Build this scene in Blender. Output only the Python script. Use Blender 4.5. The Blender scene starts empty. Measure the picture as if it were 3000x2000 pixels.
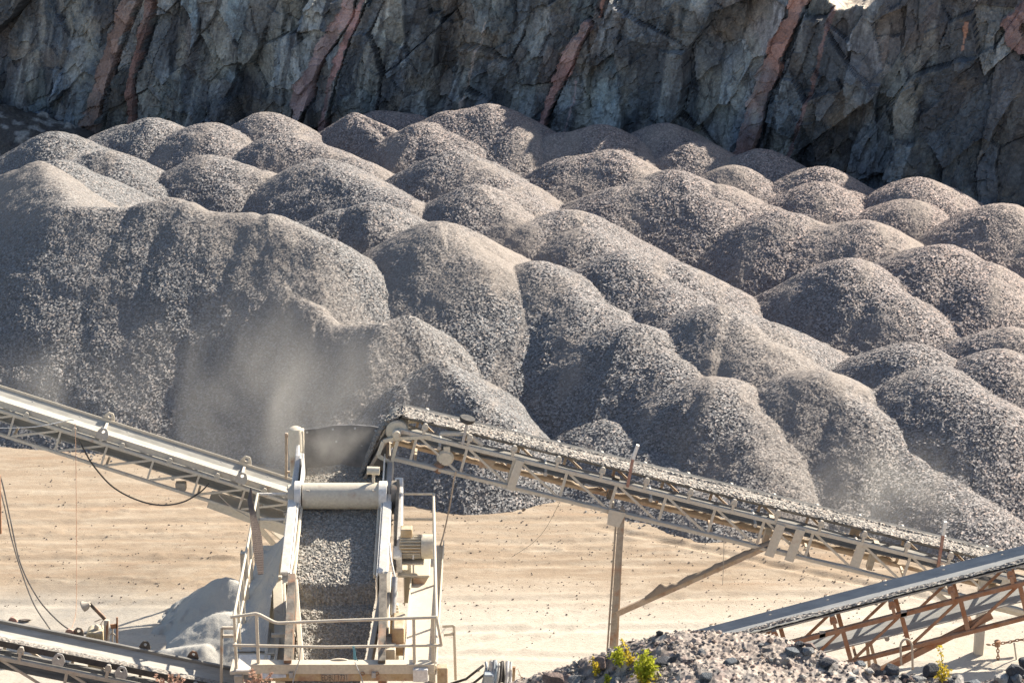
import bpy, bmesh, math, random
import numpy as np
from mathutils import Vector, Matrix

random.seed(7)
rng = np.random.default_rng(11)
SC = bpy.context.scene
COL = SC.collection
R = math.radians

# ------------------------------------------------------------------ camera
H_CAM, PITCH, FOC = 21.0, R(20.0), 85.0
FPX = FOC / 36.0 * 3000.0
cam_data = bpy.data.cameras.new('camera')
cam_data.lens = FOC
cam_data.sensor_width = 36.0
cam_data.clip_start = 0.5
cam_data.clip_end = 3000.0
cam_data.dof.use_dof = True
cam_data.dof.focus_distance = 56.0
cam_data.dof.aperture_fstop = 4.5
cam = bpy.data.objects.new('camera', cam_data)
COL.objects.link(cam)
cam.location = (0, 0, H_CAM)
cam.rotation_euler = (math.pi / 2 - PITCH, 0, 0)
SC.camera = cam

# ------------------------------------------------------------------ light
SUN_EL, SUN_AZ = R(31.5), R(51.0)          # azimuth from +Y (view direction) towards +X
world = bpy.data.worlds.new('World')
SC.world = world
world.use_nodes = True
wn = world.node_tree
wn.nodes.clear()
sky = wn.nodes.new('ShaderNodeTexSky')
sky.sky_type = 'NISHITA'
sky.sun_disc = False
sky.sun_elevation = SUN_EL
sky.sun_rotation = SUN_AZ
sky.altitude = 100
sky.dust_density = 1.4
bg = wn.nodes.new('ShaderNodeBackground')
bg.inputs['Strength'].default_value = 0.078
wo = wn.nodes.new('ShaderNodeOutputWorld')
wn.links.new(sky.outputs[0], bg.inputs[0])
wn.links.new(bg.outputs[0], wo.inputs[0])
sun_d = bpy.data.lights.new('sun', 'SUN')
sun_d.energy = 5.0
sun_d.angle = R(0.53)
sun_d.color = (1.0, 0.91, 0.78)
sun = bpy.data.objects.new('sun', sun_d)
COL.objects.link(sun)
sdir = Vector((math.cos(SUN_EL) * math.sin(SUN_AZ), math.cos(SUN_EL) * math.cos(SUN_AZ), math.sin(SUN_EL)))
sun.rotation_euler = sdir.to_track_quat('Z', 'Y').to_euler()
sun.location = (30, 40, 60)
SC.view_settings.view_transform = 'Standard'
SC.view_settings.look = 'None'
SC.view_settings.gamma = 1.0
SC.view_settings.use_curve_mapping = False
SC.view_settings.exposure = 1.25
SC.cycles.max_bounces = 5
SC.cycles.diffuse_bounces = 3
SC.cycles.glossy_bounces = 2
SC.cycles.transmission_bounces = 2
SC.cycles.volume_bounces = 0
SC.cycles.volume_step_rate = 1.0
SC.cycles.volume_max_steps = 128
SC.cycles.use_denoising = True
SC.cycles.denoiser = 'OPENIMAGEDENOISE'
SC.cycles.denoising_input_passes = 'RGB_ALBEDO_NORMAL'
SC.cycles.denoising_prefilter = 'NONE'
SC.cycles.caustics_reflective = False
SC.cycles.caustics_refractive = False

# ------------------------------------------------------------------ geometry of the view (3000 x 2000 photo pixels -> world)
cP, sP = math.cos(PITCH), math.sin(PITCH)

def ray(px, py):
    u = (px - 1500.0) / FPX
    v = -(py - 1000.0) / FPX
    return u, cP + v * sP, -sP + v * cP

def atY(px, py, Y):
    u, dy, dz = ray(px, py)
    t = Y / dy
    return Vector((u * t, Y, H_CAM + dz * t))

def atZ(px, py, z):
    u, dy, dz = ray(px, py)
    t = (z - H_CAM) / dz
    return Vector((u * t, dy * t, z))

def pix(x, y, z):
    d = y * cP - (z - H_CAM) * sP
    up = y * sP + (z - H_CAM) * cP
    return 1500 + FPX * x / d, 1000 - FPX * up / d

# ------------------------------------------------------------------ numpy noise
def _hash(ix, iy, seed):
    n = (ix.astype(np.int64) * 374761393 + iy.astype(np.int64) * 668265263 + seed * 974711) & 0x7fffffff
    n = ((n ^ (n >> 13)) * 1274126177) & 0x7fffffff
    n = (n ^ (n >> 16)) & 0xffffff
    return n / float(0xffffff)

def vnoise(x, y, seed=0):
    ix, iy = np.floor(x), np.floor(y)
    fx, fy = x - ix, y - iy
    fx = fx * fx * (3 - 2 * fx)
    fy = fy * fy * (3 - 2 * fy)
    a = _hash(ix, iy, seed); b = _hash(ix + 1, iy, seed)
    c = _hash(ix, iy + 1, seed); d = _hash(ix + 1, iy + 1, seed)
    return ((a * (1 - fx) + b * fx) * (1 - fy) + (c * (1 - fx) + d * fx) * fy) * 2 - 1

def fbm(x, y, octv=4, seed=0):
    s = 0; a = 1.0; tot = 0
    for k in range(octv):
        s = s + a * vnoise(x * 2 ** k, y * 2 ** k, seed + 17 * k)
        tot += a; a *= 0.5
    return s / tot

def facets(x, y, seed, jit=0.9):
    """nearest jittered lattice seed: returns id hash, dx, dy to seed, edge distance"""
    ix, iy = np.floor(x), np.floor(y)
    best = np.full(x.shape, 1e9); sec = np.full(x.shape, 1e9)
    bx = np.zeros_like(x); by = np.zeros_like(x); bi = np.zeros_like(x); bj = np.zeros_like(x)
    for dx in (-1, 0, 1):
        for dy in (-1, 0, 1):
            cx, cy = ix + dx, iy + dy
            sx = cx + 0.5 + jit * (_hash(cx, cy, seed) - 0.5)
            sy = cy + 0.5 + jit * (_hash(cx, cy, seed + 5) - 0.5)
            d = np.hypot(x - sx, y - sy)
            m = d < best
            sec = np.where(m, best, np.minimum(sec, d))
            best = np.where(m, d, best)
            bx = np.where(m, x - sx, bx); by = np.where(m, y - sy, by)
            bi = np.where(m, cx, bi); bj = np.where(m, cy, bj)
    return bi, bj, bx, by, sec - best

# ------------------------------------------------------------------ object helpers
def tag(o, label=None, cat=None, group=None, kind=None):
    if label: o['label'] = label
    if cat: o['category'] = cat
    if group: o['group'] = group
    if kind: o['kind'] = kind
    return o

def link(name, me, parent=None, mat=None):
    o = bpy.data.objects.new(name, me)
    COL.objects.link(o)
    if mat is not None:
        me.materials.append(mat)
    if parent is not None:
        o.parent = parent
        o.matrix_parent_inverse = parent.matrix_world.inverted()
    return o

def empty(name, loc, label=None, cat=None, group=None):
    o = bpy.data.objects.new(name, None)
    COL.objects.link(o)
    o.empty_display_size = 0.3
    o.location = loc
    o.matrix_world = Matrix.Translation(Vector(loc))
    return tag(o, label, cat, group)

def mesh_np(name, verts, faces, attrs=None, smooth=False):
    """verts (n,3), faces (m,k) with k = 3 or 4"""
    me = bpy.data.meshes.new(name)
    verts = np.asarray(verts, dtype=np.float32)
    faces = np.asarray(faces, dtype=np.int32)
    k = faces.shape[1]
    me.vertices.add(len(verts))
    me.vertices.foreach_set('co', verts.ravel())
    me.loops.add(faces.size)
    me.loops.foreach_set('vertex_index', faces.ravel())
    me.polygons.add(len(faces))
    me.polygons.foreach_set('loop_start', np.arange(0, faces.size, k, dtype=np.int32))
    if attrs:
        for an, (typ, data) in attrs.items():
            at = me.attributes.new(an, typ, 'POINT')
            at.data.foreach_set('color' if typ == 'FLOAT_COLOR' else 'value', np.asarray(data, dtype=np.float32).ravel())
    me.update(calc_edges=True)
    me.polygons.foreach_set('use_smooth', np.full(len(faces), bool(smooth)))
    return me

class MB:
    """collects boxes, bars, tubes; builds ONE mesh object"""
    def __init__(self):
        self.v = []; self.f = []
    def add(self, vs, fs):
        n = len(self.v)
        self.v += [tuple(p) for p in vs]
        self.f += [tuple(i + n for i in q) for q in fs]
        return self
    def box(self, c, size, rot=None):
        hx, hy, hz = size[0] / 2, size[1] / 2, size[2] / 2
        vs = [Vector((sx * hx, sy * hy, sz * hz)) for sz in (-1, 1) for sy in (-1, 1) for sx in (-1, 1)]
        if rot is not None: vs = [rot @ p for p in vs]
        c = Vector(c)
        return self.add([p + c for p in vs], [(0, 2, 3, 1), (4, 5, 7, 6), (0, 1, 5, 4), (2, 6, 7, 3), (0, 4, 6, 2), (1, 3, 7, 5)])
    def bar(self, a, b, w, h=None, up=(0, 0, 1)):
        """rectangular bar a->b: w sideways, h along up"""
        a, b = Vector(a), Vector(b); h = w if h is None else h
        d = b - a; L = d.length
        if L < 1e-6: return self
        d.normalize()
        up = Vector(up)
        s = d.cross(up)
        if s.length < 1e-4: s = d.cross(Vector((1, 0, 0)))
        s.normalize(); u = s.cross(d).normalized()
        M = Matrix((s, d, u)).transposed()
        return self.box((a + b) / 2, (w, L, h), M)
    def ell(self, a, b, w, t=0.008, up=(0, 0, 1)):
        """angle-iron: two thin legs"""
        a, b = Vector(a), Vector(b)
        d = (b - a).normalized(); up = Vector(up)
        s = d.cross(up)
        if s.length < 1e-4: s = d.cross(Vector((1, 0, 0)))
        s.normalize(); u = s.cross(d).normalized()
        self.bar(a, b, w, t, up)
        self.bar(a + u * (-w / 2) + s * (w / 2 - t / 2), b + u * (-w / 2) + s * (w / 2 - t / 2), t, w - t, up)
        return self
    def tube(self, pts, r, n=8, caps=True):
        pts = [Vector(p) for p in pts]
        rs = r if isinstance(r, (list, tuple)) else [r] * len(pts)
        base = len(self.v); prev = None
        for i, p in enumerate(pts):
            d = (pts[min(i + 1, len(pts) - 1)] - pts[max(i - 1, 0)]).normalized()
            if prev is None:
                s = d.cross(Vector((0, 0, 1)))
                if s.length < 1e-3: s = d.cross(Vector((1, 0, 0)))
            else:
                s = prev - d * prev.dot(d)
            s.normalize(); prev = s
            u = s.cross(d)
            for k in range(n):
                a = 2 * math.pi * k / n
                self.v.append(tuple(p + (s * math.cos(a) + u * math.sin(a)) * rs[i]))
        for i in range(len(pts) - 1):
            for k in range(n):
                a = base + i * n + k; b = base + i * n + (k + 1) % n
                self.f.append((a, b, b + n, a + n))
        if caps:
            self.f.append(tuple(base + k for k in range(n))[::-1])
            e = base + (len(pts) - 1) * n
            self.f.append(tuple(e + k for k in range(n)))
        return self
    def prism(self, poly, off):
        """polygon (list of points) extruded by vector off"""
        off = Vector(off); n = len(poly)
        vs = [Vector(p) for p in poly] + [Vector(p) + off for p in poly]
        fs = [tuple(range(n))[::-1], tuple(range(n, 2 * n))] + [(i, (i + 1) % n, (i + 1) % n + n, i + n) for i in range(n)]
        return self.add(vs, fs)
    def build(self, name, mat, parent=None, bevel=0, smooth=False):
        me = bpy.data.meshes.new(name)
        me.from_pydata(self.v, [], self.f)
        bm = bmesh.new(); bm.from_mesh(me)
        bmesh.ops.recalc_face_normals(bm, faces=bm.faces)
        if bevel:
            es = [e for e in bm.edges if len(e.link_faces) == 2 and e.calc_face_angle(0) > 0.9]
            bmesh.ops.bevel(bm, geom=es, offset=bevel, segments=1, affect='EDGES', clamp_overlap=True)
        bm.to_mesh(me); bm.free()
        if smooth:
            for p in me.polygons: p.use_smooth = True
            try: me.set_sharp_from_angle(angle=R(40))
            except Exception: pass
        return link(name, me, parent, mat)

# ------------------------------------------------------------------ materials
class NT:
    def __init__(self, name):
        self.m = bpy.data.materials.new(name)
        self.m.use_nodes = True
        self.t = self.m.node_tree
        self.t.nodes.clear()
        self.out = self.n('ShaderNodeOutputMaterial')
    def n(self, typ, **kw):
        nd = self.t.nodes.new(typ)
        for k, v in kw.items():
            if k == 'i':
                for kk, vv in v.items():
                    if hasattr(vv, 'is_output') : self.t.links.new(vv, nd.inputs[kk])
                    else: nd.inputs[kk].default_value = vv
            else: setattr(nd, k, v)
        return nd
    def l(self, a, b): self.t.links.new(a, b)
    def mix(self, f, a, b, blend='MIX'):
        nd = self.n('ShaderNodeMix', data_type='RGBA', blend_type=blend, clamp_factor=True)
        for sock, val in ((nd.inputs[0], f), (nd.inputs[6], a), (nd.inputs[7], b)):
            if hasattr(val, 'is_output'): self.l(val, sock)
            elif isinstance(val, (int, float)): sock.default_value = val
            else: sock.default_value = (*val[:3], 1)
        return nd.outputs[2]
    def math(self, op, a, b=0.0, c=0.0, clamp=False):
        nd = self.n('ShaderNodeMath', operation=op, use_clamp=clamp)
        for sock, val in zip(nd.inputs, (a, b, c)):
            if hasattr(val, 'is_output'): self.l(val, sock)
            else: sock.default_value = val
        return nd.outputs[0]
    def coord(self, scale=(1, 1, 1), obj=True, rot=(0, 0, 0)):
        tc = self.n('ShaderNodeTexCoord')
        mp = self.n('ShaderNodeMapping')
        mp.inputs['Scale'].default_value = scale
        mp.inputs['Rotation'].default_value = rot
        self.l(tc.outputs['Object'], mp.inputs[0])
        return mp.outputs[0]
    def noise(self, vec, scale, detail=4, rough=0.55, dist=0):
        nd = self.n('ShaderNodeTexNoise')
        self.l(vec, nd.inputs['Vector'])
        nd.inputs['Scale'].default_value = scale
        nd.inputs['Detail'].default_value = detail
        nd.inputs['Roughness'].default_value = rough
        nd.inputs['Distortion'].default_value = dist
        return nd.outputs['Fac']
    def vor(self, vec, scale, feature='F1', rnd=1.0):
        nd = self.n('ShaderNodeTexVoronoi', feature=feature)
        self.l(vec, nd.inputs['Vector'])
        nd.inputs['Scale'].default_value = scale
        nd.inputs['Randomness'].default_value = rnd
        return nd
    def ramp(self, fac, stops):
        nd = self.n('ShaderNodeValToRGB')
        el = nd.color_ramp.elements
        while len(el) < len(stops): el.new(0.5)
        for e, (p, c) in zip(el, stops):
            e.position = p
            e.color = (*c, 1) if not isinstance(c, (int, float)) else (c, c, c, 1)
        self.l(fac, nd.inputs[0])
        return nd.outputs[0]
    def attr(self, name):
        nd = self.n('ShaderNodeAttribute', attribute_name=name)
        return nd
    def bump(self, height, strength=0.5, dist=0.02, normal=None):
        nd = self.n('ShaderNodeBump')
        nd.inputs['Strength'].default_value = strength
        nd.inputs['Distance'].default_value = dist
        self.l(height, nd.inputs['Height'])
        if normal is not None: self.l(normal, nd.inputs['Normal'])
        return nd.outputs[0]
    def surf(self, col, rough=0.8, metal=0.0, normal=None, spec=0.3):
        b = self.n('ShaderNodeBsdfPrincipled')
        for key, val in (('Base Color', col), ('Roughness', rough), ('Metallic', metal), ('Specular IOR Level', spec)):
            if hasattr(val, 'is_output'): self.l(val, b.inputs[key])
            elif isinstance(val, (int, float)): b.inputs[key].default_value = val
            else: b.inputs[key].default_value = (*val, 1)
        if normal is not None: self.l(normal, b.inputs['Normal'])
        self.l(b.outputs[0], self.out.inputs[0])
        return self.m

def mat_metal(name, col, rust=0.0, dust=0.5, rough=0.6, metal=0.0, dustcol=(0.56, 0.49, 0.39), scale=3.0):
    """painted / bare steel with rust patches and settled stone dust"""
    t = NT(name)
    v = t.coord()
    n1 = t.noise(v, scale, 6, 0.65)
    n2 = t.noise(v, scale * 7, 5, 0.6)
    c = t.mix(t.ramp(n2, [(0.35, 0.0), (0.7, 1.0)]), [x * 0.82 for x in col], [min(1, x * 1.12) for x in col])
    if rust > 0:
        rc = t.mix(n2, (0.20, 0.075, 0.03), (0.36, 0.16, 0.07))
        c = t.mix(t.ramp(n1, [(0.62 - 0.4 * rust, 0.0), (0.78 - 0.4 * rust, 1.0)]), c, rc)
    if dust > 0:
        geo = t.n('ShaderNodeNewGeometry')
        sx = t.n('ShaderNodeSeparateXYZ'); t.l(geo.outputs['Normal'], sx.inputs[0])
        upf = t.math('MULTIPLY_ADD', sx.outputs[2], 0.45, 0.55, True)
        dn = t.ramp(t.noise(v, scale * 1.7, 6, 0.7), [(0.3, 0.0), (0.62, 1.0)])
        f = t.math('MULTIPLY', t.math('MULTIPLY', upf, dn), dust * 1.4, clamp=True)
        c = t.mix(f, c, dustcol)
    bmp = t.bump(n2, 0.25, 0.01)
    return t.surf(c, rough, metal, bmp)
# ================================================================== MATERIALS OF THE SETTING
def mat_gravel(name, tint=(0.165, 0.164, 0.163), dust=(0.33, 0.28, 0.235), cell=29.0):
    t = NT(name)
    v = t.coord()
    vo = t.vor(v, cell)
    sep = t.n('ShaderNodeSeparateColor'); t.l(vo.outputs['Color'], sep.inputs[0])
    val = t.ramp(sep.outputs[0], [(0.0, 0.5), (0.45, 0.85), (0.8, 1.2), (1.0, 1.7)])
    base = t.mix(1.0, tint, val, 'MULTIPLY')
    hue = t.mix(t.ramp(sep.outputs[1], [(0.75, 0.0), (0.95, 0.6)]), base, t.mix(1.0, base, (1.22, 0.98, 0.86), 'MULTIPLY'))
    pk = t.attr('pink')
    col = t.mix(pk.outputs['Fac'], hue, t.mix(1.0, hue, (1.26, 1.07, 1.0), 'MULTIPLY'))
    fa = t.attr('fines')
    fine = t.noise(v, 45, 3, 0.7)
    dcol = t.mix(fine, [x * 0.55 for x in dust], [min(1, x * 1.05) for x in dust])
    col = t.mix(t.math('MULTIPLY', fa.outputs['Fac'], 0.62), col, dcol)
    geo = t.n('ShaderNodeNewGeometry')
    # every stone gets its own facet direction
    off = t.n('ShaderNodeVectorMath', operation='SUBTRACT')
    t.l(vo.outputs['Color'], off.inputs[0]); off.inputs[1].default_value = (.5, .5, .5)
    vo2 = t.vor(v, cell * 2.3)
    o2 = t.n('ShaderNodeVectorMath', operation='SUBTRACT')
    t.l(vo2.outputs['Color'], o2.inputs[0]); o2.inputs[1].default_value = (.5, .5, .5)
    o3 = t.n('ShaderNodeVectorMath', operation='SCALE'); t.l(o2.outputs[0], o3.inputs[0]); o3.inputs['Scale'].default_value = .45
    os_ = t.n('ShaderNodeVectorMath', operation='ADD'); t.l(off.outputs[0], os_.inputs[0]); t.l(o3.outputs[0], os_.inputs[1])
    amp = t.math('MULTIPLY_ADD', fa.outputs['Fac'], -0.65, 0.95)
    sc_ = t.n('ShaderNodeVectorMath', operation='SCALE'); t.l(os_.outputs[0], sc_.inputs[0]); t.l(amp, sc_.inputs['Scale'])
    off = sc_
    add = t.n('ShaderNodeVectorMath', operation='ADD')
    t.l(geo.outputs['Normal'], add.inputs[0]); t.l(off.outputs[0], add.inputs[1])
    nn = t.n('ShaderNodeVectorMath', operation='NORMALIZE'); t.l(add.outputs[0], nn.inputs[0])
    return t.surf(col, 0.85, 0, nn.outputs[0], 0.25)

M_GRAVEL = mat_gravel('gravel')

def mat_ground():
    t = NT('yard_sand')
    v = t.coord()
    st = t.coord((0.16, 1.0, 1.0))
    n_big = t.noise(st, 0.55, 4, 0.6)
    n_mid = t.noise(t.coord((0.3, 1.4, 1)), 2.2, 6, 0.7)
    n_fine = t.noise(t.coord((0.6, 1.3, 1)), 22, 6, 0.75)
    zone = t.attr('pale')                                   # 1 = pale fresh stone dust, 0 = tan packed sand
    tan = t.mix(n_big, (0.385, 0.31, 0.23), (0.275, 0.205, 0.14))
    tan = t.mix(t.ramp(n_mid, [(0.45, 0.0), (0.7, 0.85)]), tan, (0.47, 0.40, 0.31))
    tan = t.mix(t.ramp(t.noise(st, 1.3, 5, 0.7), [(0.55, 0.0), (0.72, 0.7)]), tan, (0.34, 0.235, 0.155))
    pale = t.mix(n_mid, (0.47, 0.42, 0.345), (0.54, 0.495, 0.42))
    c = t.mix(zone.outputs['Fac'], tan, pale)
    c = t.mix(t.ramp(n_fine, [(0.5, 0.0), (0.72, 0.5)]), c, (0.27, 0.205, 0.15))
    vo = t.vor(v, 13)
    spots = t.math('LESS_THAN', vo.outputs['Distance'], 0.13)
    gate = t.ramp(t.noise(st, 0.9, 4, 0.65), [(0.5, 0.0), (0.68, 1.0)])
    c = t.mix(t.math('MULTIPLY', spots, gate), c, (0.2, 0.14, 0.1))
    b = t.bump(n_fine, 0.5, 0.03)
    return t.surf(c, 0.95, 0, b, 0.1)
M_GROUND = mat_ground()

def mat_rock(name, attr=True, base=None, bump=0.06):
    t = NT(name)
    v = t.coord()
    st = t.coord((1, 1, 0.35))
    n1 = t.noise(v, 1.3, 6, 0.65)
    n2 = t.noise(v, 9, 6, 0.7)
    n3 = t.noise(st, 3.2, 6, 0.7, 0.6)
    if attr:
        c = t.attr('tone').outputs['Color']
    else:
        c = t.mix(n1, [x * 0.75 for x in base], [x * 1.25 for x in base])
    c = t.mix(1.0, c, t.ramp(n2, [(0.25, 0.5), (0.5, 1.0), (0.75, 1.65)]), 'MULTIPLY')
    c = t.mix(t.ramp(n3, [(0.53, 0.0), (0.62, 0.62)]), c, (0.055, 0.052, 0.055) if attr else [x * .6 for x in base])
    pale = t.ramp(t.noise(v, 3.3, 8, 0.8, 1.5), [(0.60, 0.0), (0.66, 0.45)])
    c = t.mix(pale, c, (0.42, 0.40, 0.36))
    h = t.math('ADD', t.math('MULTIPLY', n2, 0.5), t.math('MULTIPLY', n3, 0.5))
    b = t.bump(h, 0.8, bump)
    return t.surf(c, 0.75, 0, b, 0.35)
M_CLIFF = mat_rock('cliff_rock')

def mat_vein():
    t = NT('pink_granite')
    v = t.coord()
    n1 = t.noise(v, 2.5, 6, 0.7)
    n2 = t.noise(v, 14, 6, 0.75)
    c = t.attr('tone').outputs['Color']
    c = t.mix(1.0, c, t.ramp(n2, [(0.2, 0.6), (0.5, 1.0), (0.8, 1.45)]), 'MULTIPLY')
    c = t.mix(t.ramp(n1, [(0.55, 0.0), (0.7, 0.6)]), c, (0.16, 0.11, 0.10))
    return t.surf(c, 0.8, 0, t.bump(n2, 0.9, 0.05), 0.3)
M_VEIN = mat_vein()

# ================================================================== GROUND
def axis(lo, hi, fine, far, n_far):
    a = np.arange(lo, hi + 1e-6, fine)
    g = np.geomspace(1, far, n_far)
    return np.concatenate([(lo - g)[::-1], a, hi + g])

def rut(x, y, x0, y0, x1, y1, w, d):
    """wheel rut along a line, with shoulders"""
    L = math.hypot(x1 - x0, y1 - y0)
    s = ((x - x0) * (x1 - x0) + (y - y0) * (y1 - y0)) / L
    q = ((x - x0) * (y1 - y0) - (y - y0) * (x1 - x0)) / L
    m = np.clip(np.minimum(s, L - s) / 0.8, 0, 1)
    return m * (-d * np.exp(-(q / w) ** 2) + 0.5 * d * np.exp(-((np.abs(q) - 1.9 * w) / (0.7 * w)) ** 2))

def ground_z(x, y):
    z = 0.04 * fbm(x * 0.2, y * 0.35, 3, 3) + 0.010 * fbm(x * 0.9, y * 1.6, 4, 9)
    for k, (yy, sl, dd) in enumerate([(41.6, .03, .022), (42.9, .025, .02), (44.5, -.02, .02), (45.6, -.015, .018), (46.7, .01, .02), (40.5, -.05, .02), (47.6, .02, .02)]):
        z = z + rut(x, y + 0.10 * fbm(x * 0.2, y * 0, 2, 40 + k), -14, yy - 14 * sl, 14, yy + 14 * sl, 0.11, dd)
    for yy, xa, xb in ((47.3, -12, -1), (46.2, -12, -2), (45.0, -12, 4), (43.6, -12, -4.5), (45.6, 1, 9), (46.8, 3, 9)):
        yc_ = yy + .2 * np.sin(x * .5 + yy)
        win = np.exp(-((y - yc_) / .22) ** 2) * np.clip(np.minimum(x - xa, xb - x), 0, 1)
        z = z + win * .05 * np.maximum(0, fbm(x * 4, y * 9, 3, 71) + .05)
    for x0, y0, x1, y1 in ((-1.5, 40.5, 4, 44.2), (-1.0, 40.2, 4.6, 43.9), (-9, 41.5, -4.5, 45.5), (1.5, 46.5, 9, 42.5)):
        z = z + rut(x, y, x0, y0, x1, y1, .10, .035) * (1 + .6 * fbm(x * 5, y * 5, 2, 72))
    return z

gx = axis(-13.5, 13.5, 0.07, 900, 26)
gy = axis(33.0, 53.0, 0.06, 900, 26)
GX, GY = np.meshgrid(gx, gy)
zone_near = (GX > -14) & (GX < 14) & (GY > 32) & (GY < 54)
GZ = np.where(zone_near, ground_z(GX, GY) + 0.012 * (rng.random(GX.shape) - .5), 0.0)
pale = np.clip((43.9 + 1.2 * fbm(GX * 0.12, GY * 0.2, 3, 77) - GY) / 1.6, 0, 1)
nr, nc = GX.shape
idx = np.arange(nr * nc).reshape(nr, nc)
gf = np.stack([idx[:-1, :-1], idx[:-1, 1:], idx[1:, 1:], idx[1:, :-1]], -1).reshape(-1, 4)
gme = mesh_np('ground', np.stack([GX.ravel(), GY.ravel(), GZ.ravel()], 1), gf, {'pale': ('FLOAT', pale.ravel())}, True)
tag(link('ground', gme, None, M_GROUND), kind='structure')

# ================================================================== GRAVEL HEAPS
K = 3000 / 2352.0
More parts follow.
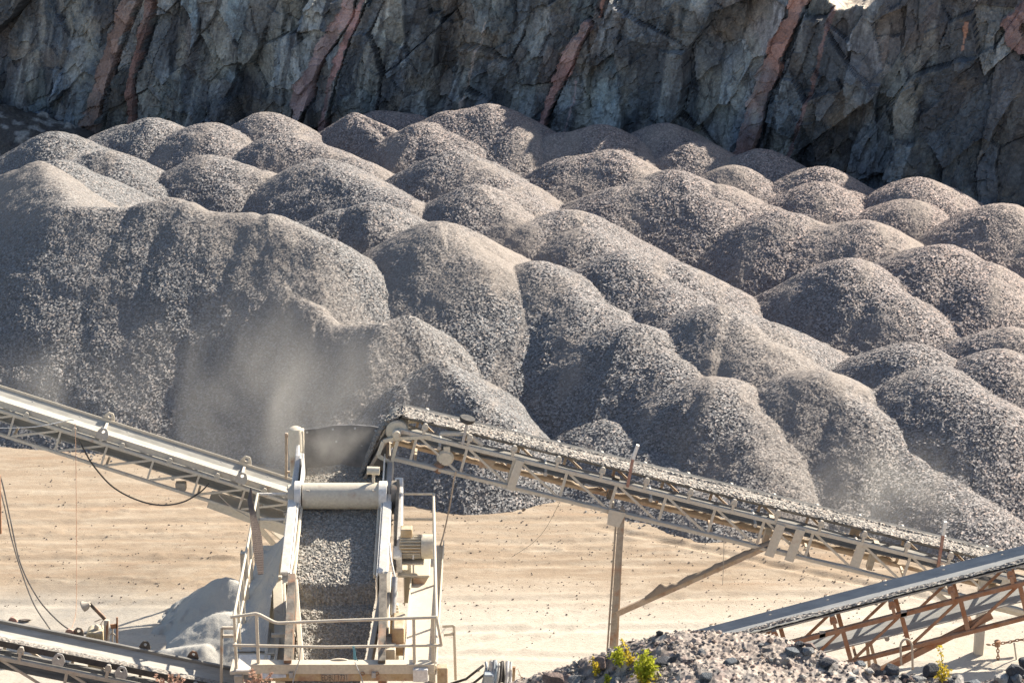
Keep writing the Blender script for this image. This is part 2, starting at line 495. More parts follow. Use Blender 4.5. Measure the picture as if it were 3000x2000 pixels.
# (x, y, z, slope, rounding, ridge (x2, y2, z2) or None, label) - x, y are the apex in the overview picture
HEAPS = [
 (130, 305, 2.7, .66, .9, None, 'rounded grey gravel heap at the left end of the back row'),
 (345, 274, 2.6, .64, .9, (290, 290, 2.3), 'low wide gravel heap second from left along the rock wall'),
 (468, 284, 2.7, .66, .9, None, 'gravel heap third from left, just in front of the rock wall'),
 (612, 261, 2.7, .66, .8, None, 'peaked gravel heap below the dark cliff left of the pink vein'),
 (650, 305, 2.8, .66, .9, (790, 362, 2.4), 'gravel heap with a long pale ridge running down to the right, upper left'),
 (815, 260, 2.6, .68, .25, (893, 292, 2.3), 'brown sharp-edged gravel heap against the cliff below the double pink vein'),
 (875, 258, 2.3, .6, .8, (940, 262, 2.3), 'low saddle of gravel between the brown heap and the tallest back heap'),
 (1125, 240, 3.0, .62, .7, (1050, 256, 2.8), 'highest back gravel heap, reaching furthest up the cliff'),
 (980, 283, 2.7, .66, .8, (1060, 325, 2.3), 'pale-topped gravel heap in front and left of the highest back heap'),
 (1000, 312, 2.3, .64, .8, None, 'small shoulder of gravel halfway down the pale-topped heap'),
 (1050, 350, 3.0, .66, .9, (1120, 390, 2.7), 'dark-fronted gravel heap below the pale shoulder near picture centre top'),
 (1385, 291, 2.7, .62, .8, (1290, 310, 2.4), 'broad gravel heap to the right of the highest back heap'),
 (1528, 284, 2.6, .66, .8, None, 'round gravel heap on the skyline of the pile just left of the wide red vein'),
 (1600, 326, 2.5, .66, .9, None, 'speckled gravel heap in front of the round heap left of the wide red vein'),
 (1415, 348, 2.6, .62, .8, (1320, 362, 2.4), 'wide gravel heap with dark left front, centre of the third row'),
 (1752, 344, 2.4, .66, .7, None, 'small gravel heap at the foot of the wide red vein'),
 (1690, 382, 2.3, .66, .8, None, 'low gravel heap with two dark hollows right of centre, upper rows'),
 (1882, 385, 2.4, .64, .8, None, 'gravel heap beside the cliff, second from right in the back row'),
 (2112, 411, 2.5, .62, .8, None, 'last low gravel heap beside the cliff at the right of the back row'),
 (1880, 424, 2.3, .64, .9, None, 'gravel heap in front of the second heap from the right along the cliff'),
 (2085, 460, 2.3, .62, .9, None, 'gravel heap with a dark hollow in front of the last heap by the cliff'),
 (2310, 470, 2.8, .66, 1.0, None, 'large gravel heap cut by the right edge near the cliff foot'),
 (128, 368, 3.8, .66, .7, None, 'small tan-topped gravel heap near the left edge, second row'),
 (245, 346, 3.1, .66, .8, (180, 368, 2.9), 'peaked gravel heap above the worked bank at upper left'),
 (475, 358, 3.0, .66, .9, (590, 395, 2.7), 'big dark gravel heap behind the crest of the worked bank'),
 (740, 368, 3.2, .64, .9, (900, 455, 2.9), 'long speckled gravel heap sloping to the right behind the worked bank'),
 (1095, 427, 3.3, .66, .9, (1160, 440, 3.0), 'gravel heap with bright right flank just above the centre of the picture'),
 (1555, 396, 2.8, .64, 1.0, (1430, 432, 2.4), 'large bright-rimmed gravel heap right of centre in the fourth row'),
 (1655, 428, 2.5, .62, .9, (1740, 470, 2.1), 'dark-sided gravel heap leaning on the large bright-rimmed heap'),
 (1800, 487, 2.5, .66, 1.0, None, 'rounded gravel heap between two pinkish heaps, right of centre'),
 (1985, 511, 2.5, .66, 1.0, (1900, 520, 2.3), 'pinkish rounded gravel heap in the middle of the right half'),
 (2160, 564, 2.7, .66, 1.0, (2240, 600, 2.4), 'wide pinkish gravel heap near the right edge, middle rows'),
 (852, 465, 3.4, .66, .8, (790, 482, 3.2), 'gravel heap touching the right end of the worked bank crest'),
 (1310, 484, 3.0, .66, .9, (1230, 512, 2.8), 'gravel heap with a double crest, upper part, picture centre'),
 (1345, 526, 2.9, .66, .8, None, 'lower half-buried front of the double-crested gravel heap'),
 (1012, 516, 3.6, .66, .95, (1060, 540, 3.3), 'tall gravel heap with a bright crest left of picture centre'),
 (1240, 605, 2.95, .66, .95, None, 'tall rounded gravel heap at picture centre'),
 (1442, 580, 2.9, .66, .9, (1530, 602, 2.6), 'speckled gravel heap right of the tall central heap'),
 (1955, 597, 2.6, .68, 1.0, None, 'large pinkish gravel heap with a dark left side in the right half'),
 (1650, 702, 2.6, .64, 1.0, (1750, 745, 2.2), 'gravel heap with a dark front and a long bright right flank, right of centre'),
 (2320, 756, 2.2, .64, .9, None, 'gravel heap cut by the right edge, fifth row from the front'),
 (2085, 792, 2.2, .66, .8, None, 'small bright-rimmed gravel heap inside the right third'),
 (2300, 812, 2.2, .64, .9, None, 'gravel heap at the right edge behind the biggest front heap'),
 (1445, 745, 2.35, .66, .95, (1390, 762, 2.1), 'front-row gravel heap above the middle of the conveyor'),
 (1250, 862, 1.2, .64, .6, None, 'small fresh gravel heap lying in front of the central heaps'),
 (1012, 830, 2.1, .70, .28, (930, 880, 1.7), 'pale-crested gravel heap behind the conveyor head pulley'),
 (1870, 852, 2.1, .66, .8, None, 'gravel heap wedged behind the two right front heaps'),
 (1645, 870, 1.9, .66, .95, (1570, 885, 1.65), 'dark-fronted gravel heap above the conveyor right of centre'),
 (2150, 852, 2.1, .62, 1.0, (2270, 930, 1.8), 'biggest front gravel heap at lower right'),
 (1835, 985, 1.2, .62, .8, (1760, 1030, 1.1), 'dusty front gravel heap directly behind the right part of the conveyor'),
 (2040, 1010, 1.1, .6, .9, (2240, 1160, 0.7), 'low gravel apron sloping to the lower right corner of the pile'),
 (1400, 965, 1.0, .55, .9, (1650, 1120, 0.55), 'low gravel apron in front of the piles under the conveyor'),
]
# the worked bank on the left: one mass with a wavy crest (px 2352 picture, height)
CREST = [(-160, 420, 62.5), (0, 402, 61.8), (85, 372, 61), (130, 425, 58.3), (165, 472, 56.6), (232, 479, 56.4), (290, 478, 56.4), (330, 466, 56.4), (380, 456, 56.5), (415, 466, 56.3), (450, 484, 56.1),
         (500, 491, 56.0), (565, 488, 56.0), (595, 497, 55.8), (620, 492, 55.8), (655, 512, 55.5), (690, 538, 55.2), (735, 550, 55.0)]
CREST2 = [(735, 550, 55.0), (700, 600, 54.4), (668, 645, 53.9), (690, 664, 53.7), (725, 695, 53.2), (765, 742, 52.6), (820, 750, 52.3), (880, 744, 52.1), (938, 731, 52.3), (985, 785, 52.0)]

xs = np.arange(-21.5, 21.5, 0.046)
ys = np.arange(43.6, 79.0, 0.050)
PX, PY = np.meshgrid(xs, ys)
PX = PX + (rng.random(PX.shape) - .5) * 0.030
PY = PY + (rng.random(PX.shape) - .5) * 0.030
WX = PX + 0.20 * fbm(PX * 0.45, PY * 0.45, 3, 21)
WY = PY + 0.20 * fbm(PX * 0.45 + 9, PY * 0.45, 3, 22)

def ridge_h(a, b, slope, r):
    ax, ay, az = a; bx, by, bz = b
    ddx, ddy = bx - ax, by - ay
    L2 = ddx * ddx + ddy * ddy + 1e-9
    tt = np.clip(((WX - ax) * ddx + (WY - ay) * ddy) / L2, 0, 1)
    d = np.hypot(WX - ax - tt * ddx, WY - ay - tt * ddy)
    return az + (bz - az) * tt - slope * (np.sqrt(d * d + r * r) - r)

best = np.full(PX.shape, -9.0); who = np.full(PX.shape, -1, dtype=np.int32)
for i, (hx, hy, hz, sl, rr, rdg, lab) in enumerate(HEAPS):
    a = atZ(hx * K, hy * K, hz)
    b = atZ(rdg[0] * K, rdg[1] * K, rdg[2]) if rdg else a
    sl, rr = sl + .03, rr * .78
    nose = a + Vector((0.80, -1.10, -0.45))            # each load was tipped nose first along its row
    h = np.maximum(ridge_h(a, b, sl, rr), ridge_h(a, nose, sl, rr))
    m = h > best
    best = np.where(m, h, best); who = np.where(m, i, who)
def crest_mass(cr, slope, r, back=None):
    pts = [atY(x * K, y * K, y0) for x, y, y0 in cr]
    h = np.full(PX.shape, -9.0)
    for a, b in zip(pts[:-1], pts[1:]):
        h = np.maximum(h, ridge_h(a, b, slope, r))
    return h
hb = np.maximum(crest_mass(CREST, .71, .36), crest_mass(CREST2, .78, .28))
m = hb > best
NB = len(HEAPS)
best = np.where(m, hb, best); who = np.where(m, NB, who)

f1 = fbm(PX * 0.33, PY * 0.2, 4, 51)
f2 = fbm(PX * 1.6 - PY * .3, PY * 0.5, 4, 53)
fines = np.clip(np.clip((f1 - 0.10) * 3.2, 0, 1) * 0.75 + np.clip((f2 - .18) * 3, 0, .6), 0, 1)
fines = np.where(who == NB, np.clip(0.45 + 0.9 * fbm(PX * 0.4 + 0.3 * PY, PY * 0.13, 4, 52), 0.1, 1), fines)
bumpy = 0.035 * fbm(PX * 1.5, PY * 1.5, 3, 61) + 0.02 * fbm(PX * 4, PY * 4, 2, 62)
stone = (rng.random(PX.shape) - 0.5)
HZ = best + bumpy + stone * 0.013 * (1 - 0.55 * fines)
inside = (best + bumpy) > -0.05 - 0.10 * rng.random(PX.shape)
def mat_list_gravel(): return M_GRAVEL
vid = np.arange(PX.size).reshape(PX.shape)
quad = np.stack([vid[:-1, :-1], vid[:-1, 1:], vid[1:, 1:], vid[1:, :-1]], -1).reshape(-1, 4)
qin = (np.abs(PX) < 0.245 * PY + 2.2)
inside &= qin
qi = (inside[:-1, :-1] & inside[:-1, 1:] & inside[1:, 1:] & inside[1:, :-1]).reshape(-1)
qw = who[:-1, :-1].reshape(-1)
allv = np.stack([PX.ravel(), PY.ravel(), HZ.ravel()], 1)
allf = fines.ravel()
# reddish granite arrives at the right and the back, grey gneiss at the front and the middle
pinkf = np.clip(0.35 + 0.055 * (PX - 1.0) + 0.035 * (PY - 56) + 0.5 * fbm(PX * .12, PY * .12, 3, 63), 0, 1).ravel()
flip = (rng.random(len(quad)) < 0.5)
for i in range(NB + 1):
    sel = np.nonzero(qi & (qw == i))[0]
    if len(sel) < 40: continue
    q = quad[sel]; fl = flip[sel]
    q = np.where(fl[:, None], q, np.roll(q, 1, axis=1))
    tri = np.concatenate([q[:, [0, 1, 2]], q[:, [0, 2, 3]]])
    u, inv = np.unique(tri, return_inverse=True)
    vv = allv[u]
    if i < NB:
        c0 = atZ(HEAPS[i][0] * K, HEAPS[i][1] * K, 0.0); lab = HEAPS[i][6]; nm = 'gravel_heap'; gp = 'gravel heaps tipped side by side'
        c0.y = float(vv[:, 1].mean()); c0.x = float(vv[:, 0].mean())
    else:
        c0 = Vector((-9, 53, 0)); lab = 'tall worked gravel bank with a wavy crest filling the left middle'; nm = 'gravel_bank'; gp = None
    me = mesh_np(nm, vv - np.array([c0.x, c0.y, 0]), inv.reshape(-1, 3), {'fines': ('FLOAT', allf[u]), 'pink': ('FLOAT', pinkf[u])}, False)
    o = link(nm, me, None, M_GRAVEL)
    o.location = (c0.x, c0.y, 0)
    tag(o, lab, 'gravel heap', gp)
# ================================================================== QUARRY CLIFF
CA, CB = Vector((-30.0, 82.6, 0)), Vector((28.0, 64.6, 0))
CE = (CB - CA).normalized(); CL = (CB - CA).length
CNRM = Vector((CE.y, -CE.x, 0))                    # faces the camera
LEAN = 0.10
def cliff_sz(px, py):
    """photo pixel -> (s, z) on the mean cliff plane"""
    u, dy, dz = ray(px, py)
    d = Vector((u, dy, dz)); o = Vector((0, 0, H_CAM))
    n = (CNRM + Vector((0, 0, LEAN))).normalized()
    t = (CA - o).dot(n) / d.dot(n)
    p = o + d * t
    return (p - CA).dot(CE), p.z
ds = 0.042
ss = np.arange(0, CL, ds); zz = np.arange(-0.6, 9.0, ds)
S, Z = np.meshgrid(ss, zz)
# joints dip steeply: shear the lattice so that cells lean to the lower left
SW = S + 0.35 * fbm(S * 0.5, Z * 0.5, 4, 71); ZW = Z + 0.35 * fbm(S * 0.5 + 7, Z * 0.5, 4, 72)
SH = SW - 0.16 * ZW
disp = np.zeros_like(S)
edge = np.zeros_like(S)
ids = []
for lev, (w, h, amp, tx, tz, sd) in enumerate([(2.4, 4.2, .60, .30, .14, 81), (.95, 1.9, .30, .38, .24, 82), (.36, .75, .10, .36, .32, 83), (.15, .24, .03, .26, .26, 84)]):
    bi, bj, bx, by, e = facets(SH / w, ZW / h, sd)
    r0 = _hash(bi, bj, sd + 1) - .5; r1 = _hash(bi, bj, sd + 2) - .5; r2 = _hash(bi, bj, sd + 3) - .5
    rel = 1.0 if lev < 2 else np.clip(.75 + 1.6 * fbm(S * .4, Z * .4, 3, 140 + lev), .1, 1.4)
    disp += (amp * r0 + 2 * tx * r1 * bx * w + 2 * tz * r2 * by * h) * rel
    ids.append((bi, bj, r0, e))
disp += 0.25 * fbm(S * 0.16, Z * 0.3, 3, 90) + 0.03 * fbm(S * 3, Z * 3, 3, 91)
# colours of the rock itself, block by block
tones = np.array([(.14, .175, .205), (.20, .235, .265), (.09, .11, .14), (.26, .25, .21), (.16, .155, .145), (.04, .043, .05), (.19, .145, .115), (.13, .155, .15), (.30, .32, .325), (.06, .056, .056)])
pick = lambda k, sd: tones[(_hash(ids[k][0], ids[k][1], sd) * 9.99).astype(int)]
w0 = (.22 + .3 * _hash(ids[1][0], ids[1][1], 9))[..., None]
tone = w0 * pick(0, 5) + (.78 - w0) * pick(1, 6) + .22 * pick(2, 7)
tone = tone * (.50 + .95 * _hash(ids[1][0], ids[1][1], 14) ** 1.2)[..., None] * (.68 + .64 * _hash(ids[2][0], ids[2][1], 15))[..., None]
# open joints between blocks are near black and set back
jn = ((ids[0][3] < .016) & (vnoise(S * .9, Z * .5, 141) > .0)) | ((ids[1][3] < .02) & (vnoise(S * 1.3, Z * .8, 142) > .35))
tone = np.where(jn[..., None], np.array((.03, .03, .03)), tone)
disp = np.where(jn, disp - .05, disp)
streak = np.clip((fbm(S * 2.6 - .45 * Z, Z * .35, 5, 143) - .15) * 5, 0, 1)[..., None] * np.clip(fbm(S * .5, Z * .3, 3, 144) + .5, 0, 1)[..., None]
tone = tone * (1 - .7 * streak) + np.array((.36, .355, .325)) * .7 * streak
dk_ = np.clip((fbm(S * 4.5 - 1.2 * Z + 9, Z * .3, 4, 145) - .22) * 5, 0, 1)[..., None]
tone = tone * (1 - .6 * dk_) + np.array((.03, .03, .034)) * .6 * dk_
stain = np.clip((fbm(S * 0.55 - 0.18 * Z, Z * 0.22, 5, 95) - 0.05) * 3, 0, 1)[..., None]
tone = tone * (1 - 0.62 * stain) + np.array((.05, .048, .05)) * 0.62 * stain
side = np.clip((6.5 - (S - 8.5)) / 5.0, 0, 1)[..., None]      # rock colour darkens towards the left end
tone = tone * (1 - 0.45 * side) + np.array((.045, .047, .052)) * 0.45 * side
rside = np.clip((S - 37.5) / 5.5, 0, 1)[..., None]
tone = tone * (1 - 0.45 * rside) + np.array((.06, .058, .06)) * 0.45 * rside
buff = np.clip((fbm(S * 0.8 + 3, Z * 0.35, 5, 97) - 0.22) * 4, 0, 1)[..., None]
tone = tone * (1 - 0.6 * buff) + np.array((.30, .285, .24)) * 0.6 * buff
moss = np.clip((fbm(S * 0.5 + 31, Z * 0.8, 4, 98) - 0.25) * 3, 0, 1)[..., None]
tone = tone * (1 - 0.5 * moss) + np.array((.20, .15, .10)) * 0.5 * moss
# pink veins (2352 picture): points, width in m, colour, label
VEINS = [
 ([(312, -30), (290, 30), (262, 100), (240, 170), (222, 240), (205, 300)], .62, (.215, .135, .105), 'broad brownish pink vein at the left of the cliff'),
 ([(352, -20), (330, 60), (312, 140), (300, 200), (296, 270)], .26, (.17, .085, .065), 'thin dark red vein beside the broad left vein'),
 ([(812, -20), (800, 30), (760, 90), (722, 150), (698, 205), (682, 260)], .52, (.34, .225, .205), 'pale pink vein at the left of centre, wider of a pair'),
 ([(845, -20), (812, 60), (786, 125), (765, 190), (742, 275)], .26, (.31, .17, .15), 'narrow pink vein, right of the pale pair'),
 ([(1342, 62), (1318, 105), (1300, 150), (1280, 190), (1262, 235), (1238, 290)], .34, (.32, .165, .135), 'salmon vein in the middle of the cliff'),
 ([(1386, -20), (1372, 44)], .2, (.30, .15, .11), 'short orange vein stub at the top edge'),
 ([(1112, 55), (1096, 120), (1084, 165), (1070, 232)], .085, (.36, .28, .23), 'hairline pale vein right of the pale pair'),
 ([(1318, 190), (1312, 250), (1300, 290)], .06, (.33, .24, .23), 'hairline vein just right of the salmon vein'),
 ([(1842, -20), (1822, 40), (1790, 100), (1768, 160), (1742, 235), (1712, 330)], .60, (.265, .135, .10), 'wide rusty red vein at the right of the cliff'),
 ([(1905, 60), (1880, 150), (1862, 215), (1828, 310)], .16, (.165, .095, .085), 'thin wine red vein right of the wide one'),
 ([(2222, 52), (2210, 112)], .14, (.32, .15, .09), 'short orange vein near the right corner'),
 ([(2375, 10), (2318, 60), (2345, 110)], .62, (.20, .11, .095), 'dark pink patch of rock at the right corner'),
]
part = np.full(S.shape, -1, dtype=np.int32)
wob = 0.16 * fbm(S * 2.2, Z * 2.2, 4, 99) + .05 * fbm(S * 9, Z * 6, 2, 98)
for vi, (pts, w, colr, lab) in enumerate(VEINS):
    sz = [cliff_sz(x * K, y * K) for x, y in pts]
    # carry each vein on downwards behind the heaps
    if sz[-1][1] < 3.6 and vi not in (5, 10, 11):
        (s0, z0), (s1, z1) = sz[-2], sz[-1]
        sz.append((s1 + (s1 - s0) * (z1 + .5) / max(z0 - z1, .05), -0.5)) if z0 > z1 else None
    if sz[0][1] > 5.0 and vi not in (5, 10, 11):
        (s0, z0), (s1, z1) = sz[0], sz[1]
        sz.insert(0, (s0 + (s0 - s1) * (9 - z0) / max(z0 - z1, .05), 9.0))
    d = np.full(S.shape, 9.0)
    for (s0, z0), (s1, z1) in zip(sz[:-1], sz[1:]):
        dx, dz_ = s1 - s0, z1 - z0
        tt = np.clip(((S - s0) * dx + (Z - z0) * dz_) / (dx * dx + dz_ * dz_ + 1e-9), 0, 1)
        d = np.minimum(d, np.hypot(S - s0 - tt * dx, Z - z0 - tt * dz_))
    ww = w * 0.42 * (1 + 0.35 * fbm(S * .2, Z * 1.1, 2, 200 + vi))
    mk = d + wob * min(1, w * 3) < ww
    part = np.where(mk, vi, part)
    bi, bj, bx, by, e = facets(SH / .5, ZW / .4, 300 + vi)
    var = 0.72 + 0.56 * _hash(bi, bj, 11)
    keep = np.clip(.22 + .9 * fbm(S * 1.1, Z * 1.1, 4, 400 + vi), .05, .8)[..., None]
    vc = np.array(colr) * 1.15 * .86 + .03
    tone = np.where(mk[..., None], (vc * (1 - keep) + tone * 1.1 * keep) * var[..., None], tone)
    if w > .2:
        disp = np.where(mk, disp * .45 + 0.10 + .12 * (_hash(bi, bj, 12) - .5), disp)
        # open joint along the right side of the vein
        crk = (d > ww) & (d < ww + 0.05 + .10 * (vnoise(S * .8, Z * .8, 97) > -.1)) & (S > np.interp(Z, [p[1] for p in sz][::-1], [p[0] for p in sz][::-1]))
        disp = np.where(crk, disp - 0.30, disp)
# top edge of the cliff: dips into the picture at the upper right
ztop = np.full(ss.shape, 5.5)
TOP = [(-400, -16), (1700, -14), (1890, -12), (1905, 10), (1925, 24), (1950, 22), (2000, 8), (2020, -14), (2130, -14), (2180, -8), (2240, -2), (2290, -14), (2352, -12), (2420, -5)]
tp = sorted(cliff_sz(x * K, y * K) for x, y in TOP)
zt = np.interp(ss, [CL * 0 + tp[0][0] - 6] + [p[0] for p in tp] + [CL], [5.5] + [p[1] for p in tp] + [5.2])
zt = zt + 0.12 * fbm(ss * 2.2, ss * 0, 3, 121)
ZF = -0.6 + (Z + 0.6) * ((zt + 0.6) / (zz[-1] + 0.6))[None, :] if False else np.minimum(Z, zt[None, :])
over = np.maximum(Z - zt[None, :], 0)
jag = (rng.random(S.shape) - .5) * 0.02
dd = disp - LEAN * ZF + jag
# above the top edge the sheet folds back into the bench behind
dd = dd - over * 2.2
ZF = ZF + np.where(over > 0, 0.25 * fbm(S * 1.3, over * 2.0, 3, 122) + over * 0.05, 0)
XX = CA.x + CE.x * S + CNRM.x * dd; YY = CA.y + CE.y * S + CNRM.y * dd
tone = np.where((over > 0)[..., None], np.array((.45, .38, .30)) * (0.85 + .3 * rng.random(S.shape))[..., None], tone)
part = np.where(over > 0, -2, part)
cid = np.arange(S.size).reshape(S.shape)
cq = np.stack([cid[:-1, :-1], cid[:-1, 1:], cid[1:, 1:], cid[1:, :-1]], -1).reshape(-1, 4)
cp = part[:-1, :-1].reshape(-1)
cv = np.stack([XX.ravel(), YY.ravel(), ZF.ravel()], 1)
tone = np.where((over > 0)[..., None], tone, tone * 1.5)
ct = np.concatenate([tone.reshape(-1, 3), np.ones((S.size, 1))], 1)
def cliff_piece(name, sel, mat, parent=None):
    q = cq[sel]
    tri = np.concatenate([q[:, [0, 1, 2]], q[:, [0, 2, 3]]])
    u, inv = np.unique(tri, return_inverse=True)
    me = mesh_np(name, cv[u], inv.reshape(-1, 3), {'tone': ('FLOAT_COLOR', ct[u])}, False)
    return link(name, me, parent, mat)
cliff = tag(cliff_piece('cliff', np.nonzero(cp == -1)[0], M_CLIFF), kind='structure')
cliff_piece('cliff_top', np.nonzero(cp == -2)[0], M_CLIFF, cliff)
for vi, vn in enumerate(VEINS):
    sel = np.nonzero(cp == vi)[0]
    if len(sel) > 10:
        cliff_piece('granite_vein', sel, M_VEIN, cliff)['label'] = vn[3]
# the bench behind the cliff top and the rest of the hill
bv = []
back = CNRM * -1
for s_, off, zoff in [(0, 4.5, 6.6), (CL, 4.5, 5.4), (CL + 60, 70, 9), (-60, 70, 9)]:
    p = CA + CE * s_ + back * off
    bv.append((p.x, p.y, zoff))
tag(link('bench', mesh_np('bench', bv, [[0, 1, 2, 3]], {'pale': ('FLOAT', [0.5] * 4)}), None, M_GROUND), kind='structure')
# dark rubble slope at the foot of the cliff on the left
tx = np.arange(-26, -8.5, 0.09); ty = np.arange(67, 80, 0.09)
TX, TY = np.meshgrid(tx, ty)
TX = TX + (rng.random(TX.shape) - .5) * .06; TY = TY + (rng.random(TY.shape) - .5) * .06
c1 = atY(20 * K, 240 * K, 77.0)
d1 = np.hypot((TX - c1.x + 2) * 0.8, (TY - 77.5) * 1.3)
TZ = c1.z + 0.2 - 0.42 * np.sqrt(np.maximum(d1 - .5, 0) ** 2 + .4) + 0.25 * fbm(TX * .7, TY * .7, 4, 131)
bi, bj, bx, by, e = facets(TX / .35, TY / .35, 133)
TZ += 0.16 * np.clip(e * 3, 0, 1) * (_hash(bi, bj, 3) ** 3) + (rng.random(TX.shape) - .5) * .05
tin = TZ > -0.1
ti = np.arange(TX.size).reshape(TX.shape)
tq = np.stack([ti[:-1, :-1], ti[:-1, 1:], ti[1:, 1:], ti[1:, :-1]], -1).reshape(-1, 4)
tk = (tin[:-1, :-1] & tin[1:, 1:]).reshape(-1)
tcol = np.where((_hash(bi, bj, 8) > .86)[..., None], np.array((.30, .28, .25)), np.array((.085, .075, .065)))
tcol = np.concatenate([tcol.reshape(-1, 3), np.ones((TX.size, 1))], 1)
tm = mesh_np('rubble_slope', np.stack([TX.ravel(), TY.ravel(), TZ.ravel()], 1), tq[tk], {'tone': ('FLOAT_COLOR', tcol)}, False)
tag(link('rubble_slope', tm, None, M_CLIFF), kind='structure')
# ================================================================== MATERIALS OF THE PLANT
M_CREAM = mat_metal('cream_paint', (0.64, 0.585, 0.46), 0.12, 0.8, 0.6)
M_WHITE = mat_metal('white_paint', (0.80, 0.785, 0.745), 0.05, 0.45, 0.55)
M_OCHRE = mat_metal('ochre_paint', (0.46, 0.33, 0.17), 0.30, 0.5, 0.6)
M_DUSTY = mat_metal('dust_coated_steel', (0.36, 0.33, 0.28), 0.15, 0.9, 0.75)
M_PALE = mat_metal('pale_dusty_steel', (0.55, 0.52, 0.45), 0.06, 0.9, 0.7)
M_RUST = mat_metal('rusty_steel', (0.27, 0.15, 0.09), 0.85, 0.35, 0.75)
M_TANST = mat_metal('tan_caked_steel', (0.44, 0.31, 0.20), 0.3, 0.8, 0.9)
M_DARK = mat_metal('dark_steel', (0.055, 0.05, 0.045), 0.3, 0.3, 0.6)
M_GALV = mat_metal('galvanised_steel', (0.38, 0.39, 0.40), 0.0, 0.35, 0.45, 0.4)
M_BLUE = mat_metal('blue_rope', (0.12, 0.38, 0.46), 0.0, 0.3, 0.7)
M_BLACK = mat_metal('black_rubber', (0.03, 0.03, 0.032), 0.0, 0.12, 0.6)
M_REDW = mat_metal('worn_red_paint', (0.30, 0.13, 0.10), 0.3, 0.4, 0.7)

def mat_belt(name, base, dust, amt):
    t = NT(name)
    v = t.coord((0.3, 4, 4))
    n = t.noise(v, 3.0, 6, 0.6)
    f = t.noise(t.coord(), 60, 3, 0.6)
    c = t.mix(t.ramp(n, [(0.35, 0.0), (0.65, amt)]), base, dust)
    c = t.mix(t.math('MULTIPLY', f, 0.25), c, dust)
    return t.surf(c, 0.7, 0, t.bump(f, 0.2, 0.004), 0.3)
M_BELT = mat_belt('belt_rubber', (0.075, 0.075, 0.075), (0.36, 0.34, 0.30), 0.55)
M_BELTPALE = mat_belt('dusty_belt', (0.30, 0.285, 0.25), (0.46, 0.435, 0.38), 0.9)
M_BELTGREY = mat_belt('grey_belt', (0.28, 0.285, 0.275), (0.42, 0.415, 0.39), 0.8)
M_LOAD = mat_gravel('belt_gravel', (0.235, 0.225, 0.205), (0.40, 0.36, 0.30), 34.0)
M_DECKLOAD = mat_gravel('screen_gravel', (0.25, 0.245, 0.22), (0.42, 0.38, 0.32), 36.0)

def mat_dustheap(name, a, b):
    t = NT(name)
    v = t.coord()
    n = t.noise(v, 3.5, 6, 0.65); f = t.noise(v, 40, 5, 0.7)
    c = t.mix(n, a, b)
    c = t.mix(t.math('MULTIPLY', t.ramp(f, [(0.5, 0), (0.75, 1)]), 0.3), c, [x * 0.6 for x in a])
    return t.surf(c, 0.95, 0, t.bump(f, 0.5, 0.02), 0.1)
M_FINES = mat_dustheap('stone_dust', (0.40, 0.385, 0.35), (0.50, 0.485, 0.44))
M_CAKE = mat_dustheap('caked_mud', (0.30, 0.235, 0.17), (0.40, 0.33, 0.25))

def sheet(name, fn, nu, nv, mat, parent=None, jit=0.0, attrs=None, tri=True):
    """surface patch fn(u, v) -> Vector, u, v in 0..1"""
    vs = []; fi = []
    for i in range(nu + 1):
        for j in range(nv + 1):
            p = fn(i / nu, j / nv)
            if jit: p = p + Vector((random.uniform(-jit, jit), random.uniform(-jit, jit), random.uniform(-jit, jit)))
            vs.append(tuple(p))
            if i < nu and j < nv:
                a = i * (nv + 1) + j
                q = (a, a + nv + 1, a + nv + 2, a + 1)
                if random.random() < .5: fi += [(q[0], q[1], q[2]), (q[0], q[2], q[3])]
                else: fi += [(q[1], q[2], q[3]), (q[1], q[3], q[0])]
    at = {'fines': ('FLOAT', [attrs if attrs is not None else 0.1] * len(vs)), 'pink': ('FLOAT', [0.15] * len(vs))}
    return link(name, mesh_np(name, vs, fi, at, not jit), parent, mat)

